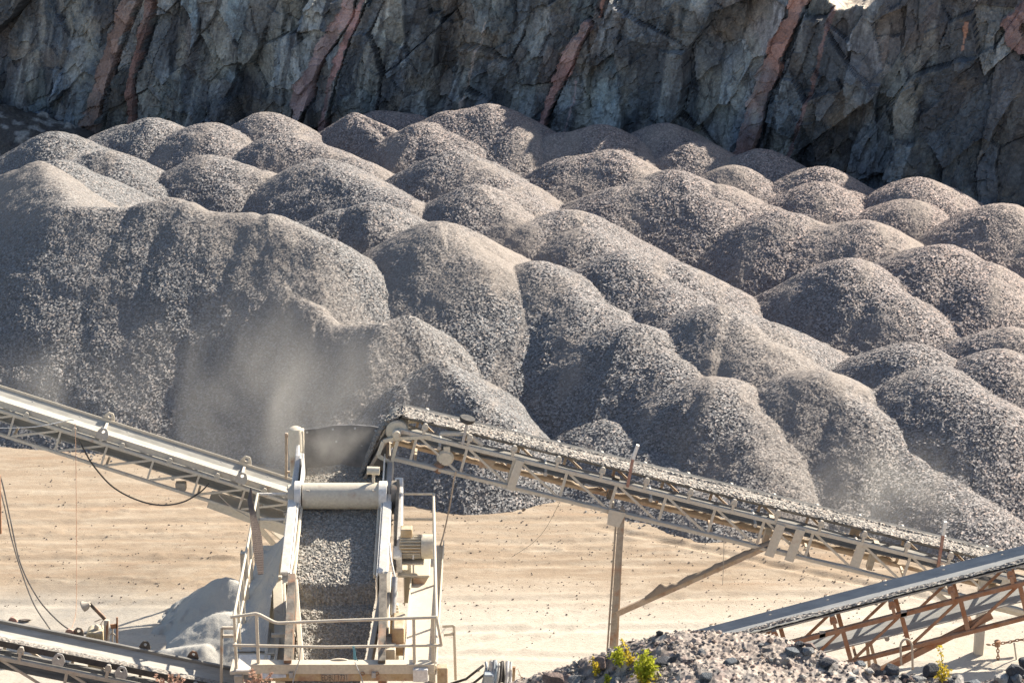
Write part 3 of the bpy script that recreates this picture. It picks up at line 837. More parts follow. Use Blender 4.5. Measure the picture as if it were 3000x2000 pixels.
# ================================================================== CONVEYORS
def conveyor(name, label, P0, P1, frame, belt_mat, ret_mat, tw=.75, hw=.31, drop=.20, depth=.56, panel=.95,
             load=None, load_h=.10, idler=.8, load_side=(-.8, .8), chord_w=.07, far_mat=None, verts=None, diag_dir=1, head=False,
             caked=False, start_panel=0.0, return_gap=.24, sag=0.0, roller_mat=None, group='belt conveyors of the crushing plant'):
    root = empty(name, (P0.x, P0.y, 0), label, 'conveyor', group)
    u = (P1 - P0); L = u.length; u.normalize()
    v = Vector((u.y, -u.x, 0)).normalized()
    if v.y > 0: v = -v                              # towards the camera
    w = u.cross(v)
    if w.z < 0: w = -w
    far_mat = far_mat or frame
    roller_mat = roller_mat or M_GALV
    P = lambda s, a, b: P0 + u * s + v * a + w * b
    prof = [(-hw, .055), (-hw * .55, -.03), (hw * .55, -.03), (hw, .055)]
    nb = int(L / .25)
    b = MB()
    for k in range(nb):
        s0, s1 = L * k / nb, L * (k + 1) / nb
        for (a0, h0), (a1, h1) in zip(prof[:-1], prof[1:]):
            b.add([P(s0, a0, h0), P(s1, a0, h0), P(s1, a1, h1), P(s0, a1, h1)], [(0, 1, 2, 3)])
            b.add([P(s0, a0, h0 - .014), P(s1, a0, h0 - .014), P(s1, a1, h1 - .014), P(s0, a1, h1 - .014)], [(3, 2, 1, 0)])
        for sg in (0, 3):
            a, h = prof[sg]
            b.add([P(s0, a, h), P(s1, a, h), P(s1, a, h - .014), P(s0, a, h - .014)], [(0, 1, 2, 3)])
    b.build('belt', belt_mat, root)
    # side skirts of the carrying run
    # return run
    rb = MB()
    zr = -drop - return_gap
    n2 = max(4, int(L / 1.0))
    for k in range(n2):
        s0, s1 = L * k / n2, L * (k + 1) / n2
        sg0 = -sag * abs(math.sin(math.pi * s0 / 2.4)); sg1 = -sag * abs(math.sin(math.pi * s1 / 2.4))
        rb.add([P(s0, -hw, zr + sg0), P(s1, -hw, zr + sg1), P(s1, hw, zr + sg1), P(s0, hw, zr + sg0)], [(0, 1, 2, 3)])
        rb.add([P(s0, hw, zr + sg0), P(s1, hw, zr + sg1), P(s1, hw, zr + sg1 - .02), P(s0, hw, zr + sg0 - .02)], [(0, 1, 2, 3)])
    rb.build('return_belt', ret_mat, root)
    ha = tw / 2
    up = w
    for sgn, m in ((1, frame), (-1, far_mat)):
        MB().bar(P(0, sgn * ha, -drop), P(L, sgn * ha, -drop), chord_w, chord_w * 1.1, up).build('top_chord', m, root, .008)
        MB().bar(P(0, sgn * ha, -drop - depth), P(L, sgn * ha, -drop - depth), chord_w, chord_w, up).build('bottom_chord', m, root, .008)
    s = start_panel; k = 0
    while s < L:
        wide = verts[k % len(verts)] if verts else .045
        for sgn, m in ((1, frame), (-1, far_mat)):
            o = chord_w * .5 + .002
            MB().bar(P(s, sgn * ha, -drop - o), P(s, sgn * ha, -drop - depth + o), .03, wide, u).build('upright', m, root)
            if s + panel <= L + .1:
                aa, bb = (P(s + .05, sgn * ha, -drop - o), P(s + panel - .05, sgn * ha, -drop - depth + o))
                if diag_dir < 0: aa, bb = (P(s + panel - .05, sgn * ha, -drop - o), P(s + .05, sgn * ha, -drop - depth + o))
                MB().bar(aa, bb, .025, .042, up).build('brace', m, root)
        if k % 2 == 0:
            MB().bar(P(s + .09, -ha + .04, -drop - depth), P(s + .09, ha - .04, -drop - depth), .045, .045, up).build('cross_member', far_mat, root)
        s += panel; k += 1
    s = .45
    me_roll = me_br = me_wing = None
    while s < L - .2:
        if me_br is None:
            br = MB()
            br.bar((0, 0, -drop + chord_w * .55), (0, 0, -.04), .07, .05)
            br.prism([(-.055, .02, -.08), (.055, .02, -.08), (.055, .02, -.0), (.025, .02, .05), (-.025, .02, .05), (-.055, .02, .0)], (0, -.022, 0))
            wing = MB().tube([(0, 0, .01), (0, -.12, .01 - .03)], .045, 10)
            rot = Matrix((u, -v, w)).transposed().to_4x4()
            ob = br.build('idler_bracket', frame, root)
            orl = wing.build('roller', roller_mat, ob)
            me_br, me_roll = ob.data, orl.data
            first = (ob, orl)
        for sgn in (1, -1):
            if first: ob, orl = first; first = None
            else:
                ob = bpy.data.objects.new('idler_bracket', me_br); COL.objects.link(ob)
                orl = bpy.data.objects.new('roller', me_roll); COL.objects.link(orl)
            rot = Matrix((u, -v, w)).transposed().to_4x4()
            if sgn < 0: rot = rot @ Matrix.Rotation(math.pi, 4, 'Z')
            # local -y of the bracket is +v: the roller lies inwards
            M = Matrix.Translation(P(s, sgn * ha, 0)) @ rot @ Matrix.Rotation(math.pi, 4, 'Z')
            ob.parent = root; ob.matrix_parent_inverse = Matrix(); ob.matrix_basis = Matrix.Translation(-root.location) @ M
            orl.parent = ob; orl.matrix_parent_inverse = Matrix(); orl.matrix_basis = Matrix()
        s += idler
    s = .8
    while s < L - .3:
        MB().tube([P(s, -ha + .05, zr - .06), P(s, ha - .05, zr - .06)], .04, 8).build('return_roller', roller_mat, root, smooth=True)
        s += idler * 2.4
    if load:
        la, lb = load_side
        nu = int(L / .034); nv = 14
        ph = random.random() * 10
        def fn(a, c):
            y = (la + (lb - la) * c) * hw
            base = .055 * max(0, abs(y) / hw - .5) / .5 if abs(y) > .55 * hw else -.03
            prof_h = math.sin(math.pi * c) ** .75 if (la < -.5) else math.sin(math.pi * min(1, c * .85 + .02)) ** .7
            hh = load_h * prof_h * (1 + .35 * math.sin(a * L * 2.1 + ph) * math.sin(a * L * .9)) + .004
            return P(a * L, y, base + hh)
        o = sheet('gravel_load', fn, nu, nv, M_LOAD, None, .009, .2)
        tag(o, load, 'gravel', None, 'stuff')
    return root, P, L, (u, v, w)

# ---- main conveyor, from the right up to the screen
YB = 40.8
convB, PB, LB, (uB, vB, wB) = conveyor('belt_conveyor', 'long pale conveyor carrying gravel up to the screen from the right',
    atY(1178, 1208, YB), atY(3150, 1690, YB), M_PALE, M_BELT, M_BELT, verts=[.05, .05, .16, .05, .05, .05, .05, .05, .05, .18], panel=.935,
    start_panel=.35, load='wet grey gravel riding on the long main conveyor belt', load_h=.085, idler=.83, far_mat=M_TANST, return_gap=.12, sag=.05)
sB = lambda px: (px - 1178) / (3150 - 1178) * LB
# head pulley with the belt wrapped round it
pr = .20
hp = PB(-.02, 0, -.03 - pr - .016)
pul = MB().tube([hp - vB * .33, hp + vB * .34], pr, 28).build('head_pulley', M_CREAM, convB, smooth=True)
MB().tube([hp + vB * .342, hp + vB * .355], [pr * .93, pr * .9], 28).build('pulley_disc', M_CREAM, pul, smooth=True)
MB().tube([hp + vB * .355, hp + vB * .45], .055, 14).build('shaft', M_GALV, pul, smooth=True)
MB().tube([hp + vB * .44, hp + vB * .52], [.085, .07], 14).build('bearing', M_CREAM, pul, smooth=True)
wrap = MB()
for k in range(14):
    a0 = math.pi * .5 + math.pi * 1.06 * k / 14; a1 = math.pi * .5 + math.pi * 1.06 * (k + 1) / 14
    q = lambda a, rr, side: hp + uB * math.cos(a) * rr + wB * math.sin(a) * rr + vB * side
    wrap.add([q(a0, pr + .016, -.31), q(a1, pr + .016, -.31), q(a1, pr + .016, .31), q(a0, pr + .016, .31),
              q(a0, pr + .002, -.31), q(a1, pr + .002, -.31), q(a1, pr + .002, .31), q(a0, pr + .002, .31)],
             [(0, 1, 2, 3), (7, 6, 5, 4), (3, 2, 6, 7), (0, 4, 5, 1)])
wrap.build('belt_wrap', M_BELT, convB)
# nose frame holding the pulley
for sgn in (1, -1):
    a = .40 * sgn
    nose = MB()
    n0 = hp + vB * a
    pts = [n0 + uB * .62 + wB * .09, n0 + uB * .30 + wB * -.02, n0 - uB * .02 - wB * .12, n0 - uB * .20 - wB * .22, n0 - uB * .22 - wB * .52, n0 + uB * .05 - wB * .60]
    for p, q2 in zip(pts[:-1], pts[1:]): nose.bar(p, q2, .05, .07, (0, 0, 1))
    nose.bar(n0 + uB * .05 - wB * .14, n0 + uB * .05 - wB * .6, .05, .06, uB)
    nose.build('nose_frame', M_CREAM, convB, .006)
# drive unit hanging below the head
dp = PB(.95, .22, -.52)
dr = MB().tube([dp - vB * .25, dp + vB * .12], .15, 18).build('drive_motor', M_OCHRE, convB, smooth=True)
MB().tube([dp + vB * .12, dp + vB * .18], [.16, .12], 18).build('motor_flange', M_CREAM, dr, smooth=True)
MB().box(dp + wB * .12 + vB * .13, (.12, .05, .22)).build('mount_plate', M_CREAM, dr, .006)
MB().tube([dp - wB * .08 - uB * .04 + vB * .1, dp - wB * .3 - uB * .1 + vB * .1], [.08, .1], 12).build('gearbox', M_DARK, dr, smooth=True)
MB().prism([PB(1.55, .2, -.30), PB(1.88, .2, -.34), PB(1.84, .2, -.56), PB(1.60, .2, -.62)], -vB * .03).build('guard_plate', M_TANST, convB)
MB().tube([PB(.75, .30, -.10), PB(1.2, .30, .02), PB(1.55, .3, -.12)], .05, 8).build('scraper_bar', M_PALE, convB, smooth=True)
# belt sensor: black puck on a bracket
sn = MB().bar(PB(1.18, .40, -.16), PB(1.16, .36, .24), .05, .05, uB).build('sensor_bracket', M_GALV, convB)
MB().tube([PB(1.15, .34, .25), PB(1.15, .34, .275), PB(1.15, .34, .28), PB(1.15, .34, .34)], [.11, .11, .14, .14], 18).build('sensor_puck', M_BLACK, sn, smooth=True)
# marker stakes: rusty below, white above
for pxs, top, y_mid, bot in ((1842, (1869, 1303), (1854, 1343), (1838, 1425)), (2752, (2770, 1527), (2763, 1566), (2748, 1660))):
    a = atY(*bot, YB - .43); top_ = atY(*top, YB - .43); mid = atY(*y_mid, YB - .43)
    st = MB().bar(a, mid, .05, .07, vB).build('stake', M_REDW, convB)
    MB().bar(mid, top_, .055, .075, vB).build('stake_top', M_WHITE, st)
# caked material on the lower flanges
for sgn, amp in ((-1, .05), (1, .02)):
    def fn(a, c, sgn=sgn, amp=amp):
        s_ = a * LB * .96
        th = c * math.pi
        hgt = amp * (1.0 + vn1(s_ * 3.1 + sgn) + .6 * vn1(s_ * 8.3))
        hgt = max(.006, hgt)
        return PB(s_, sgn * .375 + math.cos(th) * .05, -.20 - .56 + .036 + math.sin(th) * hgt)
    def vn1(t): return float(vnoise(np.array([t]), np.array([.5]), 5)[0])
    sheet('caked_dust', fn, 150, 5, M_CAKE if sgn < 0 else M_FINES, convB)
# front support leg and its dusty strut
leg_top = atY(1822, 1492, YB - .40); leg_bot = atY(1788, 1990, YB - .40)
lg = MB()
lg.bar(leg_top, leg_bot, .03, .12, (1, 0, 0)).bar(leg_top + Vector((-.09, .06, 0)), leg_bot + Vector((-.09, .06, 0)), .10, .03, (1, 0, 0))
lg.build('support_leg', mat_metal('weathered_post', (.30, .26, .21), .3, .5, .8), convB)
MB().bar(leg_top + Vector((.02, .12, 0)), leg_bot + Vector((.10, .14, 0)), .11, .05, (1, 0, 0)).build('support_leg', M_TANST, convB)
hd = MB().prism([PB(sB(1800), .42, -.70), PB(sB(1850), .42, -.70), PB(sB(1842), .42, -1.0) , PB(sB(1808), .42, -1.0)], vB * .03).build('leg_head', M_PALE, convB)
MB().bar(PB(sB(1812), -.2, -.30), PB(sB(1806), -.2, -.75), .10, .14, vB).build('hanger', M_DARK, convB)
st0, st1 = atY(1806, 1797, YB - .40), atY(2270, 1590, YB - .35)
MB().bar(st0, st1, .05, .11, (0, 0, 1)).build('strut', M_TANST, convB)
def fnc(a, c):
    p = st0.lerp(st1, .18 + .80 * a)
    th = c * math.pi
    hh = .045 + .05 * max(0, vn1(a * 9.0)) + .03 * vn1(a * 23) + .11 * math.exp(-((a - .12) / .06) ** 2)
    return p + Vector((0, -math.cos(th) * .075, .05 + math.sin(th) * max(.01, hh)))
sheet('caked_dust', fnc, 90, 6, M_CAKE, convB)
for pxs in (2278, 2336):
    s_ = sB(pxs)
    MB().bar(PB(s_, .43, -.20), PB(s_ - .03, .43, -.86), .03, .17, uB).build('gusset_plate', M_PALE, convB)
MB().bar(PB(sB(1524), .43, -.19), PB(sB(1520), .43, -.80), .03, .15, uB).build('gusset_plate', M_PALE, convB)
for pxs in (2265, 2575):
    s_ = sB(pxs)
    MB().bar(PB(s_, -.1, -.30), PB(s_ + .02, -.1, -.85), .10, .17, vB).build('hanger', M_DUSTY, convB)
# rear support: pale post with two braces
bp, bt = atZ(2882, 1960, 0.0), None
post_Y = 40.6
q0 = atY(2882, 1690, post_Y); q1 = Vector((q0.x, post_Y, -.05))
MB().box(((q0.x + q1.x) / 2, post_Y, (q0.z + q1.z) / 2), (.17, .15, q0.z - q1.z)).build('support_post', M_PALE, convB, .01)
MB().bar(atY(2885, 1770, post_Y), atY(3060, 1815, post_Y), .06, .10).build('brace_arm', M_PALE, convB)
MB().bar(atY(2690, 1690, post_Y), atY(2872, 1845, post_Y), .06, .09).build('brace_arm', M_PALE, convB)

# ---- left conveyor, leaving the screen up to the left
YA = 43.2
convA, PA, LA, (uA, vA, wA) = conveyor('belt_conveyor', 'cream dust-covered conveyor rising from behind the screen to the left edge',
    atY(-260, 1082, YA), atY(905, 1453, YA), M_PALE, M_BELTPALE, M_BELTPALE, verts=[.04], panel=.92, drop=.09, depth=.47,
    start_panel=.3, load=None, idler=.95, diag_dir=-1, return_gap=.22, chord_w=.06)
sA = lambda px: (px + 260) / (905 + 260) * LA
cv_ = MB().bar(PA(0, .33, .03), PA(LA, .33, .03), .012, .13, wA)
cv_.build('belt_skirt', M_PALE, convA)
MB().bar(PA(0, -.33, .06), PA(LA, -.33, .06), .012, .10, wA).build('belt_skirt', M_PALE, convA)
def eye_bracket(P, s, a, vv, uu, ww, parent, mat, sc=1.0):
    pl = [(-.13, 0), (.13, 0), (.12, .12), (.055, .24), (-.055, .24), (-.12, .12)]
    n = 10; out = MB()
    # plate with a round eye: ring of quads between the outline and the hole
    hole = [(math.cos(2 * math.pi * k / 12) * .035, .165 + math.sin(2 * math.pi * k / 12) * .035) for k in range(12)]
    outl = []
    for k in range(12):
        an = 2 * math.pi * k / 12
        dx, dy = math.cos(an), math.sin(an)
        best_t = 9
        for (x0, y0), (x1, y1) in zip(pl, pl[1:] + pl[:1]):
            x0, x1, y0_, y1_ = x0, x1, y0 - .165, y1 - .165
            den = dx * (y1_ - y0_) - dy * (x1 - x0)
            if abs(den) < 1e-9: continue
            t = (x0 * (y1_ - y0_) - y0_ * (x1 - x0)) / den
            q = (x0 * dy - y0_ * dx) / den
            if t > 0 and -.001 <= q <= 1.001: best_t = min(best_t, t)
        outl.append((dx * best_t, .165 + dy * best_t))
    # snap the outline's corners in
    vs = []
    for off in (0, .02):
        for (x, y) in outl + hole: vs.append(P(s + x * sc, a + off, y * sc))
    fs = []
    for k in range(12):
        j = (k + 1) % 12
        fs += [(k, j, 12 + j, 12 + k), (24 + k, 36 + k, 36 + j, 24 + j), (k, 24 + k, 24 + j, j), (12 + k, 12 + j, 36 + j, 36 + k)]
    out.add(vs, fs)
    return out.build('lifting_eye', mat, parent)
for pxs in (300, 706):
    for a in (.40, -.40):
        eye_bracket(PA, sA(pxs), a, vA, uA, wA, convA, M_GALV if a > 0 else M_PALE, 1.0)
    MB().bar(PA(sA(pxs), -.4, -.02), PA(sA(pxs), .4, -.02), .16, .05, uA).build('bracket_plate', M_PALE, convA)
# lower skirt at the foot of the conveyor and the dark tail drum
MB().prism([PA(sA(640), .36, -.56), PA(sA(900), .36, -.50), PA(sA(900), .36, -.80), PA(sA(640), .36, -.72)], -vA * .5).build('tail_hopper', M_PALE, convA)
MB().bar(PA(sA(690), -.2, -.55), atZ(860, 1660, .05), .07, .10).build('tail_leg', M_PALE, convA)
MB().bar(PA(sA(760), .2, -.6), atZ(905, 1640, .05), .07, .10).build('tail_leg', M_PALE, convA)
MB().box(PA(sA(552), .2, -.52), (.2, .16, .15)).build('belt_sensor', M_DUSTY, convA, .01)

# ---- right lower conveyor with rusty frame
YC = 33.6
convC, PC, LC, (uC, vC, wC) = conveyor('belt_conveyor', 'rusty-framed conveyor with a grey belt rising to the right edge behind the rubble',
    atY(2010, 1889, YC), atY(3320, 1551, YC), M_RUST, M_BELTGREY, M_BELTGREY, verts=[.07], panel=.92, drop=.21, depth=.58,
    start_panel=.55, load='strip of coarse gravel along the near edge of the grey belt', load_h=.075, load_side=(.18, 1.0), idler=.92,
    return_gap=.32, sag=.03, roller_mat=M_DUSTY, diag_dir=-1)
sC = lambda px: (px - 2010) / (3320 - 2010) * LC
for pxs in (2396, 2633):
    MB().box(PC(sC(pxs), .385, -.205), (.09, .05, .10)).build('cable_clamp', M_GALV, convC)
MB().bar(atY(2560, 1975, YC - .3), atY(2905, 1800, YC - .3), .08, .10).build('stay', M_RUST, convC)
MB().bar(atY(2500, 2000, YC + .4), atY(2850, 1830, YC + .4), .07, .09).build('stay', M_RUST, convC)
for x0, x1 in ((2545, 2570), (2538, 2548)):
    MB().bar(atY(x0, 1862, YC), atY(x1, 1960, YC), .04, .05).build('hanger', M_TANST, convC)
hs = []
for k in range(17):
    a = math.pi * k / 16
    hs.append((2655 - 17 * math.cos(a), 1893 - 22 * math.sin(a)))
hs = [(2640, 1945)] + hs + [(2674, 1960)]
MB().tube([atY(x, y, YC - .55) for x, y in hs], .018, 7).build('loose_hose', M_DUSTY, convC, smooth=True)

# ---- bottom left conveyor
YD = 35.9
convD, PD, LD, (uD, vD, wD) = conveyor('belt_conveyor', 'grey conveyor with pale dust on its belt in the bottom left corner',
    atY(-260, 1803, YD), atY(790, 2017, YD), M_DUSTY, M_BELTPALE, M_BELT, verts=[.05], panel=1.15, drop=.22, depth=.52,
    start_panel=.4, load=None, idler=1.45, return_gap=.22, diag_dir=1)
sD = lambda px: (px + 260) / 1050.0 * LD
MB().bar(PD(0, -.30, .07), PD(LD, -.30, .07), .05, .05, wD).build('belt_edge', M_BELT, convD)
sheet('fines_strip', lambda a, c: PD(a * LD, .10 + .17 * c, .012 + .02 * math.sin(c * 3.1) + .035 * max(0, c - .4)), 150, 5, M_LOAD, convD, .008, .5)
MB().bar(PD(0, .312, .0), PD(LD, .312, .0), .012, .11, wD).build('belt_skirt', M_BLACK, convD)
for pxs in (178, 360):
    eye_bracket(PD, sD(pxs), .42, vD, uD, wD, convD, M_GALV, .9).location.z -= .12
for pxs in (212, 409, 552):
    eye_bracket(PD, sD(pxs), -.42, vD, uD, wD, convD, M_DARK, .8)
for pxs in (20, 187):
    MB().tube([PD(sD(pxs), -.43, .06), PD(sD(pxs), -.36, .07)], .075, 14).build('idler_end', M_REDW, convD, smooth=True)
# ================================================================== VIBRATING SCREEN
def on_plane(px, py, z0, Y0, slope):
    u, dy, dz = ray(px, py)
    t = (z0 - slope * Y0 - H_CAM) / (dz - slope * dy)
    return Vector((u * t, dy * t, H_CAM + dz * t))
DZ0, DY0, DSL = 3.57, 40.0, .30
dk = lambda px, py, up=0.0: on_plane(px, py, DZ0 + up, DY0, DSL)
deck_z = lambda Y, up=0.0: DZ0 + up + DSL * (Y - DY0)
WZ = 2.60
wk = lambda px, py, z=WZ: atZ(px, py, z)
scr = empty('screening_machine', (-2.9, 37.4, 0), 'cream vibrating screen full of gravel, with railed walkways, left of picture centre', 'machine')
X0, X1 = dk(882, 1495).x, dk(1118, 1495).x          # inner faces of the screen box
def deckbar(x, y0, y1, up, w, h, name, mat, parent=scr, bev=.012):
    return MB().bar((x, y0, deck_z(y0, up)), (x, y1, deck_z(y1, up)), w, h, (0, -DSL, 1)).build(name, mat, parent, bev)
yb = dk(990, 1735).y                                # lower end of the box
yt = 40.6
for sgn, x in ((-1, X0), (1, X1)):
    deckbar(x + sgn * .02, yb, yt, .06, .025, .62, 'side_plate', M_WHITE)
    o = deckbar(x + sgn * .12, yb + .02, 39.45, .24, .16, .30, 'side_box', M_WHITE)
    deckbar(x + sgn * .12, 39.46, yt, .13, .10, .34, 'side_box', M_GALV)
    for k in range(6):
        yy = yb + .25 + k * .42
        MB().tube([(x + sgn * .204, yy, deck_z(yy, .22)), (x + sgn * .222, yy, deck_z(yy, .22))], .022, 8).build('bolt', M_DUSTY, o)
    deckbar(x - sgn * .03, yb + .1, 39.3, .22, .05, .10, 'wear_strip', M_CREAM)
    MB().prism([(x + sgn * .05, yb, deck_z(yb, .33)), (x + sgn * .05, yb, deck_z(yb, -.35)), (x + sgn * .05, yb + .42, deck_z(yb + .42, -.22))], (sgn * .03, 0, 0)).build('rubber_flap', M_BLACK, scr)
# the cross tube over the deck with its end flanges
tc = atY(990, 1452, 39.45); tr = .235
tl, trr = atY(868, 1452, 39.45), atY(1131, 1452, 39.45)
tube = MB().tube([(tl.x + .12, tc.y, tc.z), (trr.x - .10, tc.y, tc.z)], tr, 40).build('cross_tube', M_CREAM, scr, smooth=True)
for xa, xb, rr in ((tl.x - .02, tl.x + .10, tr + .03), (trr.x - .12, trr.x + .02, tr + .03)):
    MB().tube([(xa, tc.y, tc.z), (xb, tc.y, tc.z)], rr, 40).build('tube_flange', M_WHITE, tube, smooth=True)
MB().tube([(tl.x - .14, tc.y, tc.z), (tl.x - .03, tc.y, tc.z)], .20, 24).build('end_cap', M_PALE, tube, smooth=True)
for k in range(10):
    a = 2 * math.pi * k / 10
    MB().tube([(tl.x - .16, tc.y + .16 * math.cos(a), tc.z + .16 * math.sin(a)), (tl.x - .13, tc.y + .16 * math.cos(a), tc.z + .16 * math.sin(a))], .02, 6).build('bolt', M_DUSTY, tube)
for dxp in (-88, 105):
    p = atY(990 + dxp, 1437, 39.3)
    MB().box(p, (.06, .05, .03)).build('lug', M_DUSTY, tube, .006)
# the pulley and belt guard on the right
bx = trr.x + .10
MB().tube([(bx, tc.y + .05, tc.z - .05), (bx + .1, tc.y + .05, tc.z - .05)], .30, 26).build('flywheel', M_DARK, scr, smooth=True)
bt = MB()
bt.bar((bx + .115, tc.y + .1, tc.z + .22), (bx + .10, 38.1, 2.95), .05, .20, (0, -DSL, 1)).build('drive_belt', M_BLACK, scr)
g0, g1 = atY(1170, 1420, 40.0), atY(1165, 1655, 38.2)
MB().bar(g0, g1, .15, .42, (0, -.3, 1)).build('belt_guard', M_WHITE, scr, .02)
# electric motor with fins
mc = atY(1215, 1600, 38.45); mr = .185
mot = MB().tube([mc + Vector((-.26, 0, 0)), mc + Vector((.12, 0, 0))], mr * .9, 28).build('motor', M_OCHRE, scr, smooth=True)
for k in range(22):
    a = 2 * math.pi * k / 22
    d = Vector((0, math.cos(a), math.sin(a)))
    MB().bar(mc + d * (mr + .002) + Vector((-.25, 0, 0)), mc + d * (mr + .002) + Vector((.11, 0, 0)), .012, .05, d).build('fin', M_CREAM, mot)
MB().tube([mc + Vector((.12, 0, 0)), mc + Vector((.34, 0, 0)), mc + Vector((.36, 0, 0))], [mr + .03, mr + .03, mr - .02], 30).build('fan_cowl', M_CREAM, mot, smooth=True)
MB().box(mc + Vector((-.14, .02, mr + .09)), (.2, .2, .16)).build('terminal_box', M_OCHRE, mot, .012)
MB().bar(mc + Vector((-.02, 0, mr + .02)), mc + Vector((-.02, -.19, -.16)), .05, .025, (1, 0, 0)).build('clamp_strap', M_WHITE, mot)
MB().box(mc + Vector((-.06, -.02, -.24)), (.44, .40, .03)).build('motor_plate', M_CREAM, mot, .006)
MB().bar(mc + Vector((-.02, -.2, -.25)), mc + Vector((-.02, -.2, -.50)), .03, .03).build('jack_screw', M_GALV, mot)
# stand below the motor
MB().box(mc + Vector((-.02, .1, -.46)), (.56, .7, .04)).build('motor_shelf', M_CREAM, scr, .008)
MB().prism([mc + Vector((-.02, -.26, -.48)), mc + Vector((.24, -.26, -.48)), mc + Vector((-.02, -.26, -.95))], (0, .03, 0)).build('shelf_gusset', M_TANST, scr)
c0 = mc + Vector((-.12, -.2, -.48))
st = MB(); st.box((c0.x - .06, c0.y - .02, (c0.z + WZ - .4) / 2), (.02, .16, c0.z - WZ + .4)).box((c0.x + .06, c0.y - .02, (c0.z + WZ - .4) / 2), (.02, .16, c0.z - WZ + .4)).box((c0.x, c0.y + .02, (c0.z + WZ - .4) / 2), (.10, .02, c0.z - WZ + .4))
st.build('motor_post', M_CREAM, scr)
# spring column on the right of the box, with coil springs
sx = atY(1140, 1730, 37.5).x
MB().box((sx, 37.15, 2.25), (.17, .34, 1.0)).build('spring_post', M_OCHRE, scr, .01)
MB().box((sx + .02, 37.3, 2.78), (.24, .4, .04)).build('spring_seat', M_WHITE, scr, .008)
for (xx, yy, m) in ((sx - .05, 37.0, M_OCHRE), (sx + .14, 36.95, M_CREAM)):
    pts = [(xx + .055 * math.cos(k * .7), yy + .055 * math.sin(k * .7), 2.22 + k * .0062) for k in range(84)]
    MB().tube(pts, .014, 5).build('coil_spring', m, scr, smooth=True)
MB().box((sx + .12, 37.15, 2.2), (.10, .12, 1.06)).build('spring_column', M_CREAM, scr, .01)
MB().tube([atY(1156, 1690, 37.0), atY(1150, 1800, 36.6)], .055, 14).build('air_pipe', M_GALV, scr, smooth=True)
MB().tube([atY(1141, 1590, 37.9), atY(1146, 1640, 37.6), atY(1157, 1690, 37.0)], .016, 8).build('air_hose', M_GALV, scr, smooth=True)
MB().box(atY(1142, 1902, 35.6), (.2, .5, .25)).build('frame_end', M_CREAM, scr, .012)
MB().bar(atY(1135, 1690, 37.4), atY(1120, 1990, 35.2), .15, .3).build('sub_frame', M_CREAM, scr, .01)
# the same on the left
MB().bar(atY(812, 1690, 37.5), atY(822, 1990, 35.3), .17, .18).build('sub_frame', M_CREAM, scr, .01)
MB().bar(atY(832, 1700, 37.4), atY(838, 1960, 35.4), .05, .10).build('sub_frame', M_CREAM, scr, .01)
MB().box(atY(813, 1687, 37.4), (.16, .16, .05)).build('post_cap', M_CREAM, scr, .008)
pts = []
MB().bar(atY(853, 1590, 38.2), atY(826, 1710, 37.3), .05, .24, (1, 0, 0)).build('side_bracket', M_CREAM, scr, .01)
xk = atY(842, 1540, 38.6).x
pts = [(xk + .05 * math.cos(k * .75), 38.5 + .05 * math.sin(k * .75), 2.75 + k * .0075) for k in range(90)]
MB().tube(pts, .014, 5).build('coil_spring', M_DUSTY, scr, smooth=True)
MB().bar(atY(858, 1735, 36.9), atY(846, 1990, 35.0), .12, .9).build('gap_shade', M_DARK, scr)  # dark bar standing in for the interior shade of the gap
MB().bar(atY(1124, 1735, 36.9), atY(1120, 1990, 35.0), .12, .9).build('gap_shade', M_DARK, scr)  # mirrored on the right: shade put in as a dark bar
# sloping white chute sides under the deck
for a, b in (((866, 1712), (884, 1955)), ((1124, 1718), (1080, 1960))):
    p0, p1 = dk(a[0], a[1], .10), dk(b[0], b[1], .12)
    MB().bar(p0, p1, .09, .26, (0, -DSL, 1)).build('chute_side', M_CREAM, scr, .01)
MB().bar(atY(1105, 1862, 35.9), atY(1175, 1862, 35.9), .06, .06).build('tie_bar', M_CREAM, scr)
MB().bar(atY(795, 1860, 35.9), atY(865, 1858, 35.9), .06, .06).build('tie_bar', M_PALE, scr)
# hopper with a black rubber back wall
hb = MB()
hx0, hx1 = atY(886, 1300, 41.3).x, atY(1134, 1300, 41.3).x
top = [(886, 1258), (930, 1255), (975, 1246), (1030, 1244), (1090, 1248), (1134, 1256)]
up = [atY(x, y, 41.3) for x, y in top]; dn = [Vector((p.x, 41.15, 3.25)) for p in up]
hw_ = MB()
for (a, b), (c, d) in zip(zip(up[:-1], up[1:]), zip(dn[:-1], dn[1:])):
    o = Vector((0, .025, 0))
    hw_.add([a, b, d, c, a + o, b + o, d + o, c + o], [(0, 1, 2, 3), (7, 6, 5, 4), (0, 4, 5, 1), (3, 2, 6, 7)])
wall = hw_.build('rubber_back_wall', mat_metal('scuffed_rubber', (0.07, 0.072, 0.078), 0.0, 0.55, .55, 0, (.30, .29, .28), 1.6), scr)
for px_, py_ in ((900, 1263), (975, 1254), (1040, 1251), (1100, 1258), (905, 1330), (1060, 1300), (985, 1290)):
    MB().tube([atY(px_, py_ + 3, 41.28), atY(px_, py_ + 3, 41.25)], .022, 8).build('bolt', M_GALV, wall)
for px_, m in ((874, M_WHITE), (1138, M_PALE)):
    x_ = atY(px_, 1300, 41.0).x
    MB().prism([(x_ - .03, 41.2, 4.28), (x_ - .03, 41.2, 3.5), (x_ - .03, 39.7, 3.2), (x_ - .03, 39.7, 3.75), (x_ - .03, 40.5, 3.9)], (.06, 0, 0)).build('hopper_side', m, scr, .01)
MB().bar(atY(864, 1420, 40.2), atY(880, 1330, 40.8), .14, .10, (0, 1, 0)).build('hopper_post', M_WHITE, scr, .01)
bx2 = atY(866, 1290, 41.0)
